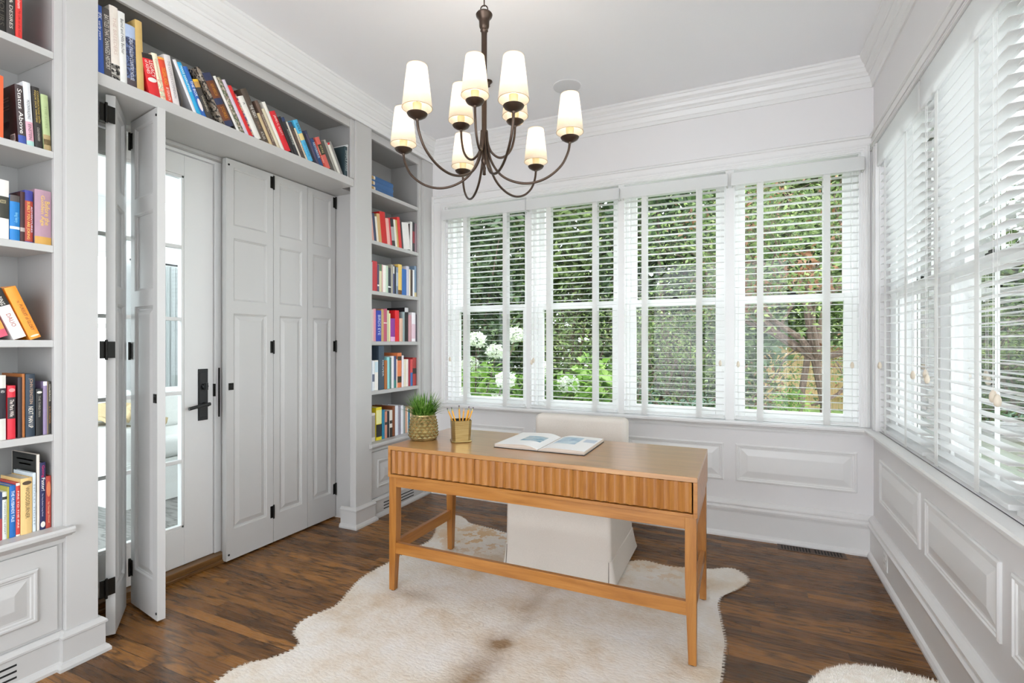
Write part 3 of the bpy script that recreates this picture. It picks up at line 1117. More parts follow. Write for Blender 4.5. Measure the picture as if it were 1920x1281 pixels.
# ============================================================ SHEEPSKIN STOOL
FUR = NT('sheepskin_wool')
f = FUR.noise(FUR.coords(), 30, 4, .7)
FUR.set(Base_Color=FUR.ramp(f, [(.3, '#e2d8cd'), (.7, '#f4f1ec')]), Roughness=1.0)
FUR.b.inputs['Specular IOR Level'].default_value = .05
FUR.bump(f, .6, .006)
FUR = FUR.m
sc_ = (.395, 1.338)
w = thing('stool', 'white sheepskin covered stool cut by the bottom picture edge', 'stool', (*sc_, 0))
rings = []
prof = [(.25, .335), (.277, .37), (.287, .408), (.283, .435), (.265, .453), (.21, .468), (.12, .478), (.03, .482)]
r_ = random.Random(5)
for ri, (r, z) in enumerate(prof):
    ring = []
    for kk in range(64):
        a = 2 * PI * kk / 64
        ca, sa = math.cos(a), math.sin(a)
        c2, s2 = math.cos(a + .38), math.sin(a + .38)
        rr = r * .96 / (abs(c2) ** 3 + abs(s2) ** 3) ** (1 / 3) * (1 + .02 * math.sin(5 * a + 1) + r_.uniform(-.006, .006))
        ring.append((sc_[0] + rr * ca, sc_[1] + rr * sa, z + .006 * math.sin(3 * a) - .02 * (ca > .5) * ca))
    rings.append(ring)
sk = MB().loops(rings).build('sheepskin', FUR, w, smooth=True)
N = 26000
a = rng.uniform(0, 2 * PI, N)
uu = rng.uniform(0, 1, N)
tt = uu * (len(prof) - 1)
i0_ = np.minimum(tt.astype(int), len(prof) - 2)
fr = tt - i0_
pr_ = np.array(prof)
R_ = (pr_[i0_, 0] * (1 - fr) + pr_[i0_ + 1, 0] * fr)
Zc = (pr_[i0_, 1] * (1 - fr) + pr_[i0_ + 1, 1] * fr)
ca, sa = np.cos(a), np.sin(a)
rr = R_ * .96 / (np.abs(np.cos(a + .38)) ** 3 + np.abs(np.sin(a + .38)) ** 3) ** (1 / 3) * (1 + .02 * np.sin(5 * a + 1))
base_p = np.stack([sc_[0] + rr * ca, sc_[1] + rr * sa, Zc + .006 * np.sin(3 * a) - .02 * (ca > .5) * ca], 1)
nz = np.clip((Zc - .36) / .1, 0, 1)
nrm = np.stack([ca * (1.1 - nz), sa * (1.1 - nz), nz + .15], 1)
nrm /= np.linalg.norm(nrm, axis=1)[:, None]
tang = rng.normal(0, 1, (N, 3))
dirv = nrm * .55 + tang * .5
dirv /= np.linalg.norm(dirv, axis=1)[:, None]
side = np.cross(dirv, rng.normal(0, 1, (N, 3)))
side /= np.linalg.norm(side, axis=1)[:, None]
Lf = rng.uniform(.005, .011, N)[:, None]
hv = np.concatenate([base_p - side * .0011 - nrm * .003, base_p + side * .0011 - nrm * .003, base_p + dirv * Lf])
hf = np.stack([np.arange(N), np.arange(N) + N, np.arange(N) + 2 * N], 1)
tag(npmesh('wool', hv, hf, FUR, parent=w), kind='stuff')
NAVY = flat('#2b323c', .6)
MB().box((sc_[0] - .2, sc_[1] - .2, .29), (sc_[0] + .22, sc_[1] + .2, .335)).build('seat_frame', NAVY, w, bevel=.01)
for sx in (-1, 1):
    for sy in (-1, 1):
        MB().tube([(sc_[0] + sx * .17, sc_[1] + sy * .17, .30), (sc_[0] + sx * .2, sc_[1] + sy * .2, 0)], [.02, .013], 12).build('leg', NAVY, w, smooth=True)

# ============================================================ THINGS ON THE DESK
DT = .7652
# faceted plant pot
PC = (-1.629, 2.360)
BRASS = NT('antique_brass_glaze')
f = BRASS.noise(BRASS.coords(), 45, 3, .6)
BRASS.set(Base_Color=BRASS.ramp(f, [(.3, '#8f8054'), (.7, '#c9b884')]), Roughness=.27, Metallic=.75)
BRASS = BRASS.m
w = thing('potted_grass', 'green grass plant in a faceted bronze pot at the bookcase end of the desk', 'plant', (*PC, DT))
prof = [(.060, .000), (.073, .006), (.079, .018), (.080, .032), (.0785, .052), (.0765, .072), (.074, .092), (.0705, .112), (.066, .130), (.0635, .1375)]
NR, NCc = 7, 18
zz = [.016 + (.130 - .016) * i / NR for i in range(NR + 1)]
PR = [p[0] for p in prof]
PZ = [p[1] for p in prof]
rad = lambda z: float(np.interp(z, PZ, PR))
m = MB()
pt = lambda k, z, e=0.0: (PC[0] + (rad(z) + e) * math.cos(2 * PI * k / NCc), PC[1] + (rad(z) + e) * math.sin(2 * PI * k / NCc), DT + z)
for i in range(NR):
    s0, s1 = (.5 if i % 2 else 0), (0 if i % 2 else .5)
    for kk in range(NCc):
        a0, a1 = pt(kk + s0, zz[i]), pt(kk + 1 + s0, zz[i])
        b0, b1 = pt(kk + s0 + .5, zz[i + 1]), pt(kk + s0 + 1.5, zz[i + 1])
        zc = (zz[i] * 1.0 + zz[i + 1] * 2) / 3
        ap = pt(kk + s0 + 1, zc, .0062)       # downward pointing facet, raised
        m.add([a1, b1, b0, ap], [(0, 1, 3), (1, 2, 3), (2, 0, 3)])
        zc = (zz[i] * 2 + zz[i + 1]) / 3
        ap = pt(kk + s0 + .5, zc, -.0045)
        m.add([a0, a1, b0, ap], [(0, 1, 3), (1, 2, 3), (2, 0, 3)])
m.lathe([(.055, 0), (.068, 0), (.0745, .006), (.0785, .016)], (*PC, DT), NCc * 2, cap1=False)
m.lathe([(.066, .130), (.0665, .134), (.0665, .139), (.064, .142), (.060, .140), (.058, .115)], (*PC, DT), 48, cap0=False, cap1=False)
m.build('pot', BRASS, w)
MB().lathe([(.0585, .120), (.03, .124)], (*PC, DT), 24).build('soil', flat('#33271c', .95), w)
GRASS = leaf_mat('grass_blades', '#2f5a18', '#5f8f30', '#a8c86c', 30)
vs, fs = [], []
r_ = random.Random(21)
for i in range(260):
    a = r_.uniform(0, 2 * PI)
    r0 = .05 * math.sqrt(r_.random())
    tilt = r_.uniform(.02, 1.1) * (.45 + r0 / .05 * .8)
    Lb = r_.uniform(.105, .165) * (1 - .18 * tilt)
    d2 = a + r_.uniform(-.6, .6)
    p = Vector((PC[0] + r0 * math.cos(a), PC[1] + r0 * math.sin(a), DT + .122))
    wv = r_.uniform(.0032, .0058)
    sd = Vector((-math.sin(d2), math.cos(d2), 0))
    th = tilt * .75
    o = len(vs)
    segs = 5
    for k in range(segs + 1):
        ww = wv * (1 - (k / segs) ** 1.6) + .0002
        vs += [tuple(p - sd * ww), tuple(p + sd * ww)]
        dr_ = Vector((math.cos(d2) * math.sin(th), math.sin(d2) * math.sin(th), math.cos(th)))
        p = p + dr_ * (Lb / segs)
        th += tilt * .16
    fs += [(o + 2 * k, o + 2 * k + 1, o + 2 * k + 3, o + 2 * k + 2) for k in range(segs)]
npmesh('grass_leaves', vs, fs, GRASS, parent=w)

# pencil cup
CC = Vector((-1.409, 2.396, DT))
GOLD = NT('brushed_gold')
f = GOLD.noise(GOLD.coords(scale=(1, 1, 30)), 12, 3)
GOLD.set(Base_Color=GOLD.ramp(f, [(.3, '#a58c57'), (.7, '#c2ab77')]), Roughness=.28, Metallic=.95)
GOLD = GOLD.m
ca = math.atan2(-CC.y, -CC.x) + .12
RT = Matrix.Rotation(ca - math.radians(-90), 3, 'Z')


def oct_ring(h, ch, z):
    pts = [(-h, -h + ch), (-h + ch, -h), (h - ch, -h), (h, -h + ch), (h, h - ch), (h - ch, h), (-h + ch, h), (-h, h - ch)]
    return [tuple(CC + RT @ Vector((x, y, 0)) + Vector((0, 0, z))) for x, y in pts]


w = thing('pencil_cup', 'gold metal cup with cut corners holding pencils beside the potted grass', 'pencil cup', tuple(CC))
m = MB()
m.loops([oct_ring(.040, .012, 0), oct_ring(.048, .014, .008), oct_ring(.0545, .016, .118), oct_ring(.0525, .015, .118), oct_ring(.046, .013, .012)], cap0=True, cap1=True)
m.build('cup', [GOLD], w)
MB().loops([oct_ring(.054, .016, 0), oct_ring(.0555, .0165, .004), oct_ring(.0535, .016, .009), oct_ring(.049, .014, .010)]).build('base_rim', GOLD, w, smooth=False)
MB().loops([oct_ring(.0458, .013, .0121), oct_ring(.052, .0148, .1165)], cap0=True, cap1=False).build('cup_lining', DARKHOLE, w)
YEL = flat('#d99a2b', .4)
TIPW = flat('#d9b184', .7)
PINK = flat('#c98a84', .7)
FERR = flat('#9c9a72', .3, .8)
pens = [(-.034, .010, -.40, .02, 'g', 'grey tipped pencil leaning furthest towards the potted grass'),
        (-.026, -.01, -.27, .0, 'g', 'pencil with dark tip leaning over the cup rim beside the outermost one'),
        (.006, .0, .12, .05, 'p', 'upright pencil with a pale pointed end at the centre of the cup'),
        (-.002, .012, -.05, .0, 'e', 'pencil crossing behind the upright one at the cup centre'),
        (.022, -.012, .22, .0, 'e', 'pencil with purple eraser leaning towards the open book'),
        (.030, .006, .28, .1, 'p', 'short pencil showing its sharpened wood end between two eraser pencils'),
        (.036, .0, .36, .0, 'e', 'pencil with dark eraser leaning furthest towards the open book')]
rt = RT @ Vector((1, 0, 0))
bk = RT @ Vector((0, 1, 0))
for x, y, lx, ly, kind, lab in pens:
    b = CC + rt * (x * .55 - lx * .03) + bk * y + Vector((0, 0, .016))
    d = (rt * lx + bk * ly + Vector((0, 0, 1))).normalized()
    Lp = .178 if kind != 'p' else .168
    pw = thing('pencil', lab, 'pencil', tuple(b), 'pencils in the gold cup')
    MB().tube([b, b + d * (Lp - .02)], .0042, 6).build('barrel', YEL, pw)
    e0 = b + d * (Lp - .02)
    if kind == 'p':
        MB().tube([e0, e0 + d * .016], [.0042, .0009], 10).build('sharpened_wood', TIPW, pw)
        MB().tube([e0 + d * .0155, e0 + d * .019], [.0010, .0003], 8).build('lead', BLACKP, pw)
    else:
        MB().tube([e0, e0 + d * .011], .0038, 10).build('ferrule', FERR, pw)
        MB().tube([e0 + d * .011, e0 + d * .020], [.0035, .0032], 10).build('eraser', flat({'g': '#4f4e4c', 'e': '#5b4656'}[kind], .7), pw)

# open book
OB = Vector((-.928, 2.505, DT))
w = thing('open_book', 'large open picture book with pale blue photographs lying on the desk', 'book', tuple(OB))
bw, bh = .236, .362
PAGE = paint('page_paper', '#efeeec', .7, .02, .2)
EDGE = NT('page_edges')
f = EDGE.noise(EDGE.coords(scale=(2, 2, 600)), 2, 3)
EDGE.set(Base_Color=EDGE.ramp(f, [(.35, '#b9a99b'), (.65, '#ded3c8')]), Roughness=.8)
EDGE = EDGE.m
MB().box(OB + Vector((-bw - .004, -bh / 2 - .004, 0)), OB + Vector((bw + .004, bh / 2 + .004, .0035))).build('cover', flat('#2d2b2c', .5), w, bevel=.001)


def page_h(u, side):
    """height of the page surface at u (0 at the fold, 1 at the outer edge)"""
    if side < 0:
        return .008 + .021 * math.sin(min(1, u * 2.6) * PI / 2) * (1 - u) ** .9 + .010 * u
    return .008 + .016 * math.sin(min(1, u * 3.2) * PI / 2) * (1 - u) ** .8 + .011 * u


for side, nm in ((-1, 'left_pages'), (1, 'right_pages')):
    us = [i / 20 for i in range(21)]
    top = [(side * (.002 + bw * u), page_h(u, side)) for u in us]
    ring = [(side * .002, .0036)] + top + [(side * (bw + .001), .0036)]
    m = MB()
    r0 = [tuple(OB + Vector((x, -bh / 2, z))) for x, z in ring]
    r1 = [tuple(OB + Vector((x, bh / 2, z))) for x, z in ring]
    nn = len(ring)
    for j in range(nn - 1):
        mi = 0 if 1 <= j < nn - 2 else 1
        m.add([r0[j], r0[j + 1], r1[j + 1], r1[j]], [(0, 1, 2, 3)], mi)
    m.add(r0, [tuple(range(nn))], 1)
    m.add(r1, [tuple(range(nn))], 1)
    m.build('pages', [PAGE, EDGE], w)


def on_page(side, u0, u1, v0, v1, mat, nm, parent):
    m = MB()
    k = 14
    for i in range(k):
        a, b = u0 + (u1 - u0) * i / k, u0 + (u1 - u0) * (i + 1) / k
        q = [OB + Vector((side * (.002 + bw * u), -bh / 2 + bh * v, page_h(u, side) + .0006)) for u, v in ((a, v0), (b, v0), (b, v1), (a, v1))]
        m.add([tuple(p) for p in q], [(0, 1, 2, 3)])
    return m.build(nm, mat, parent)


PH = NT('blue_photograph')
f = PH.noise(PH.coords(), 14, 4, .6)
PH.set(Base_Color=PH.ramp(f, [(.35, '#8fabc2'), (.62, '#c6d6df'), (.5, '#a9c0d1')]), Roughness=.45)
on_page(1, .12, .62, .36, .86, PH.m, 'photograph', w)
on_page(1, .70, .96, .58, .80, flat('#b9c3cf', .5), 'photograph', w)
PH2 = NT('sea_photograph')
f = PH2.noise(PH2.coords(scale=(1, 2, 1)), 18, 4, .6)
PH2.set(Base_Color=PH2.ramp(f, [(.38, '#6f98ae'), (.65, '#c9c6be'), (.5, '#a4bcc8')]), Roughness=.45)
on_page(-1, .14, .62, .33, .70, PH2.m, 'photograph', w)

# ============================================================ CHANDELIER
CH = Vector((-1.075, 2.037, 0))
RIGHT = Vector((.9087, .4174, 0))
FWD = Vector((-.4174, .9087, 0))
SHADE = NT('lamp_shade_linen')
f = SHADE.noise(SHADE.coords(scale=(1, 1, 3)), 160, 2)
SHADE.set(Base_Color=SHADE.ramp(f, [(.4, '#ddd6ca'), (.6, '#e8e2d7')]), Roughness=.9)
tl_ = SHADE.n('ShaderNodeBsdfTranslucent')
tl_.inputs[0].default_value = (.86, .81, .73, 1)
mx = SHADE.n('ShaderNodeMixShader')
mx.inputs[0].default_value = .55
SHADE.l(SHADE.b.outputs[0], mx.inputs[1])
SHADE.l(tl_.outputs[0], mx.inputs[2])
SHADE.l(mx.outputs[0], SHADE.out.inputs[0])
SHADE = SHADE.m
TRIMG = flat('#b59a72', .6)
BULB = emit('bulb_glow', (1.0, .90, .74), 1.6)
SLEEVE = flat('#e9d3a4', .5)
w = thing('chandelier', 'bronze chandelier with nine white cone shades hanging above the desk', 'chandelier', tuple(CH + Vector((0, 0, 2.07))))
m = MB()
m.lathe([(.004, 2.805), (.034, 2.802), (.038, 2.796), (.036, 2.788), (.026, 2.776), (.0235, 2.765), (.0225, 2.742), (.019, 2.733), (.0165, 2.729), (.018, 2.722), (.0135, 2.716), (.013, 2.700), (.0125, 2.60),
         (.0115, 2.27), (.0165, 2.268), (.0175, 2.262), (.0165, 2.256), (.012, 2.252), (.011, 2.15), (.014, 2.14), (.015, 2.13), (.010, 2.118), (.005, 2.112), (.006, 2.104), (.0085, 2.098),
         (.007, 2.09), (.007, 2.072), (.0085, 2.069), (.004, 2.066)], CH, 24)
m.build('stem', BRONZE, w, smooth=True)
m = MB()


def ring_pts(c, r, rz, tilt, n=20):
    ax = Vector((math.cos(tilt), math.sin(tilt), 0))
    return [c + ax * (r * math.cos(2 * PI * k / n)) + Vector((0, 0, rz * math.sin(2 * PI * k / n))) for k in range(n + 1)]


m.tube(ring_pts(CH + Vector((0, 0, 2.822)), .016, .017, 0.4), .0028, 8)
z = 2.855
kk = 0
while z < 3.0:
    m.tube(ring_pts(CH + Vector((0, 0, z)), .010, .019, .4 + (kk % 2 + 1) * PI / 2), .0022, 8)
    z += .031
    kk += 1
m.build('chain', BRONZE, w)
MB().lathe([(.062, 0), (.062, -.006), (.05, -.018), (.018, -.028), (.008, -.034)], CH + Vector((0, 0, CEIL)), 32).build('canopy', BRONZE, w, smooth=True)


def cat(pts, n=7):
    out = []
    P = [pts[0]] + pts + [pts[-1]]
    for i in range(1, len(P) - 2):
        for k in range(n):
            t = k / n
            out.append(tuple(.5 * ((2 * P[i][c]) + (-P[i - 1][c] + P[i + 1][c]) * t + (2 * P[i - 1][c] - 5 * P[i][c] + 4 * P[i + 1][c] - P[i + 2][c]) * t * t
                                   + (-P[i - 1][c] + 3 * P[i][c] - 3 * P[i + 1][c] + P[i + 2][c]) * t ** 3) for c in range(2)))
    out.append(pts[-1])
    return out


LOW = [(.012, 2.262), (.017, 2.20), (.032, 2.13), (.075, 2.065), (.14, 2.028), (.215, 2.018), (.29, 2.040), (.35, 2.088), (.380, 2.145), (.388, 2.190)]
UPP = [(.012, 2.262), (.017, 2.215), (.035, 2.175), (.07, 2.155), (.105, 2.168), (.132, 2.205), (.146, 2.26), (.150, 2.314)]
for lst, zc, angs in ((LOW, 2.196, (-10, 50, 110, 170, 230, 290)), (UPP, 2.320, (20, 140, 258))):
    for a in angs:
        a = math.radians(a)
        dv = RIGHT * math.cos(a) + FWD * math.sin(a)
        pts = [CH + dv * r + Vector((0, 0, z)) for r, z in cat(lst)]
        arm = MB().tube(pts, .0055, 10).build('arm', BRONZE, w, smooth=True)
        e = CH + dv * lst[-1][0]
        c0 = e + Vector((0, 0, zc))
        MB().lathe([(.006, -.014), (.008, -.008), (.020, -.004), (.036, .006), (.041, .014), (.039, .015), (.033, .009), (.014, .004)], c0, 28).build('drip_cup', BRONZE, arm, smooth=True)
        MB().lathe([(.012, .006), (.0145, .012), (.018, .055), (.016, .056)], c0, 20).build('candle_sleeve', SLEEVE, arm, smooth=True)
        MB().lathe([(.006, .056), (.013, .075), (.016, .095), (.012, .118), (.004, .130)], c0, 16).build('bulb', BULB, arm, smooth=True)
        MB().lathe([(.0595, .036), (.0585, .036), (.0395, .204), (.0402, .204), (.0602, .036)], c0, 40, cap0=False, cap1=False).build('lamp_shade', SHADE, arm, smooth=True)
        mm = MB()
        mm.tube([c0 + Vector((.0598 * math.cos(2 * PI * q / 36), .0598 * math.sin(2 * PI * q / 36), .0365)) for q in range(37)], .0011, 6)
        mm.tube([c0 + Vector((.0400 * math.cos(2 * PI * q / 36), .0400 * math.sin(2 * PI * q / 36), .2035)) for q in range(37)], .0008, 6)
        mm.build('shade_binding', TRIMG, arm)
        L = bpy.data.lights.new('bulb_light', 'POINT')
        L.energy = 0.5
        L.color = (1.0, .93, .85)
        L.shadow_soft_size = .014
        lo = bpy.data.objects.new('bulb_light', L)
        COL.objects.link(lo)
        lo.location = c0 + Vector((0, 0, .142))

# ============================================================ BOOKS
CT, ST = math.cos(YAW), math.sin(YAW)


def on_wall(px, py, x):
    """where the sight line through a picture point meets the plane of the book spines: (y, z)"""
    u = (px - 960) / 947
    rx, ry = -ST + CT * u, CT + ST * u
    d = x / rx
    return d * ry, 1.30 - d * (py - 644) / 947


def speckle(name, a, b, c, sc):
    t = NT(name)
    v = t.n('ShaderNodeTexVoronoi')
    v.inputs['Scale'].default_value = sc
    t.l(t.coords(), v.inputs['Vector'])
    sp_ = t.n('ShaderNodeSeparateXYZ')
    t.l(v.outputs['Color'], sp_.inputs[0])
    t.set(Base_Color=t.ramp(sp_.outputs[0], [(.35, a), (.75, c), (.55, b)]), Roughness=.5)
    return t.m


PRINTS = {
    'speckle': speckle('speckled_print', '#2a2522', '#b3a798', '#8a7b6c', 110),
    'crowd': speckle('crowd_print', '#4c5a3c', '#cfc3b6', '#8d7b6b', 160),
    'photo': speckle('black_white_print', '#1d1b1a', '#cfcac2', '#6d6863', 120),
    'forest': speckle('blue_rock_print', '#232a44', '#3c4870', '#59698f', 160),
    'floral': speckle('floral_print', '#e9dcc2', '#a9c9a6', '#e4b39a', 150),
    'multi': speckle('colour_print', '#3a4a7c', '#b0474a', '#cdbf9a', 110),
}
PAPER = NT('book_block')
f = PAPER.noise(PAPER.coords(scale=(1, 700, 1)), 2, 2)
PAPER.set(Base_Color=PAPER.ramp(f, [(.35, '#c2b7a5'), (.65, '#e3dccf')]), Roughness=.9)
PAPER = PAPER.m
USED = set()
bookrnd = random.Random(99)


def cmat(c):
    return PRINTS[c] if c in PRINTS else flat(c, .42)


def make_book(label, group, X, y0, z0, t, h, lean, dep, col, text=None, tcol='#e8e4dc', extras=(), hard=True):
    assert label not in USED, label
    USED.add(label)
    w = thing('book', label, 'book', (X, y0, z0), group)
    th = lean
    if th < 0:
        w.location.z = z0 + t * math.sin(-th)
    R = Vector((X, y0, z0))
    B = lambda x, y, z: tuple(R + Vector((x, y, z)))
    m = MB()
    bt = min(.0022, t * .14) if hard else .0008
    bulge = min(.004, t * .12) if hard else .0006
    k = 6
    ys = [t * i / k for i in range(k + 1)]
    ring = [(bulge * math.sin(PI * y / t), y) for y in ys] + [(-dep, t), (-dep, t - bt), (-.004, t - bt), (-.004, bt), (-dep, bt), (-dep, 0)]
    n = len(ring)
    v = [B(x, y, 0) for x, y in ring] + [B(x, y, h) for x, y in ring]
    m.add(v, [(i, (i + 1) % n, (i + 1) % n + n, i + n) for i in range(n)] + [tuple(reversed(range(n))), tuple(range(n, 2 * n))])
    m.build('cover', cmat(col), w)
    g = .003 if hard else .0
    MB().box(B(-dep + g + .001, bt, g), B(-.004, t - bt, h - g - .0003)).build('pages', PAPER, w)
    for e in extras:
        if e[0] == 'band':
            _, a, b, c = e
            mm = MB()
            rr = [(bulge * math.sin(PI * y / t) + .0004, y) for y in ys]
            vv = [B(x, y, h * a) for x, y in rr] + [B(x, y, h * b) for x, y in rr]
            mm.add(vv, [(i, i + 1, i + 2 + k, i + 1 + k) for i in range(k)])
            mm.build('spine_band', cmat(c), w)
        elif e[0] == 'side':
            _, a, b, c, d, cc = e
            MB().box(B(-dep * b, -.0004, h * c), B(-dep * a, .0, h * d)).build('cover_print', cmat(cc), w)
        elif e[0] == 'ring':
            _, rx, cc = e
            mm = MB()
            nn = 40
            for q in range(nn):
                a0, a1 = 2 * PI * q / nn, 2 * PI * (q + 1) / nn
                mm.quad(B(-dep * .52 + rx * math.cos(a0), -.0005, h * .40 + rx * math.sin(a0)), B(-dep * .52 + rx * math.cos(a1), -.0005, h * .40 + rx * math.sin(a1)),
                        B(-dep * .52 + (rx - .004) * math.cos(a1), -.0005, h * .40 + (rx - .004) * math.sin(a1)), B(-dep * .52 + (rx - .004) * math.cos(a0), -.0005, h * .40 + (rx - .004) * math.sin(a0)))
            mm.build('cover_ring', cmat(cc), w)
        elif e[0] == 'oval':
            _, za, zb, c = e
            mm = MB()
            nn = 24
            mm.add([B(bulge + .0006, t / 2 + t * .40 * math.cos(2 * PI * q / nn), h * (za + zb) / 2 + h * (zb - za) / 2 * math.sin(2 * PI * q / nn)) for q in range(nn)], [tuple(range(nn))])
            mm.build('spine_label', cmat(c), w)
        elif e[0] == 'bar':       # a white panel with bar code lines on the left cover
            _, a, c = e
            mm = MB()
            mm.box(B(-dep * a - .035, -.0006, h * c), B(-dep * a, 0, h * c + .028))
            for q in range(9):
                mm.box(B(-dep * a - .031 + q * .0032, -.0009, h * c + .005), B(-dep * a - .031 + q * .0032 + .0014, -.0006, h * c + .024), 1)
            mm.build('bar_code', [flat('#e3dad4', .5), DARKHOLE], w)
    if text:
        items = text if isinstance(text, list) else [(text, .90, .12, tcol, .62, .5)]
        for s_, ta, tb, c_, wd, ctr in items:
            mm = MB()
            hh = t * wd
            text_on(mm, s_, B(bulge + .0009, t * ctr - hh / 2, h * ta), (0, 0, -1), (0, 1, 0), h * (ta - tb), hh)
            mm.build('title', flat(c_, .5), w)
    w.rotation_euler = (th, 0, 0)
    return w


def row(shelf_z, loc, group, X, items, end, dep=.155, ymax=9.0):
    n = len(items)
    # books that touch share one lean
    tilt = []
    for it in items:
        a = 0.0
        if 'tx' in it:
            y0, _ = on_wall(it['b'], 0, X)
            yt, zt = on_wall(it['tx'], it['ty'], X)
            a = math.atan2(y0 - yt, zt - shelf_z)
        tilt.append(a)
    i = 0
    while i < n:
        j = i
        while j + 1 < n and 'tx' in items[j + 1] and 'tx' in items[i] and items[j + 1]['b'] - items[j].get('e', items[j + 1]['b']) < 3:
            j += 1
        mean = sum(tilt[i:j + 1]) / (j + 1 - i)
        for q in range(i, j + 1):
            tilt[q] = mean
        i = j + 1
    for i, it in enumerate(items):
        bx = it['b']
        nx = it.get('e', items[i + 1]['b'] if i < n - 1 else end)
        x = X - it.get('back', 0)
        y0, _ = on_wall(bx, 0, X)
        y1, _ = on_wall(nx, 0, X)
        yt, zt = on_wall(it.get('tx', bx), it['ty'], x)
        lean = tilt[i] if abs(tilt[i]) > .012 else 0.0
        h = (zt - shelf_z) / math.cos(lean)
        y1 = min(y1, ymax)
        t = max((y1 - y0) * math.cos(lean) - .0004, .004)
        if it.get('lab'):
            lab = it['lab'] + ', ' + loc if loc else it['lab']
        else:
            a = items[i - 1]['c1'] if i else None
            b = items[i + 1]['c1'] if i < n - 1 else None
            if a and b:
                lab = '%s book between %s and %s, %s' % (it['d'], a, b, loc)
            elif b:
                lab = '%s book at the row start before %s, %s' % (it['d'], b, loc)
            else:
                lab = '%s book ending the row after %s, %s' % (it['d'], a, loc)
        d = it.get('dep', bookrnd.uniform(dep - .02, dep + .02))
        make_book(lab, group, x - bookrnd.uniform(0, .004), y0, shelf_z + .0006, t, h, lean, d, it['c'], it.get('t'), it.get('tc', '#e8e4dc'), it.get('x', ()), it.get('hard', True))


def I(b, ty, c, c1, d=None, **k):
    return dict(b=b, ty=ty, c=c, c1=c1, d=d or c1, **k)


XB = -2.515
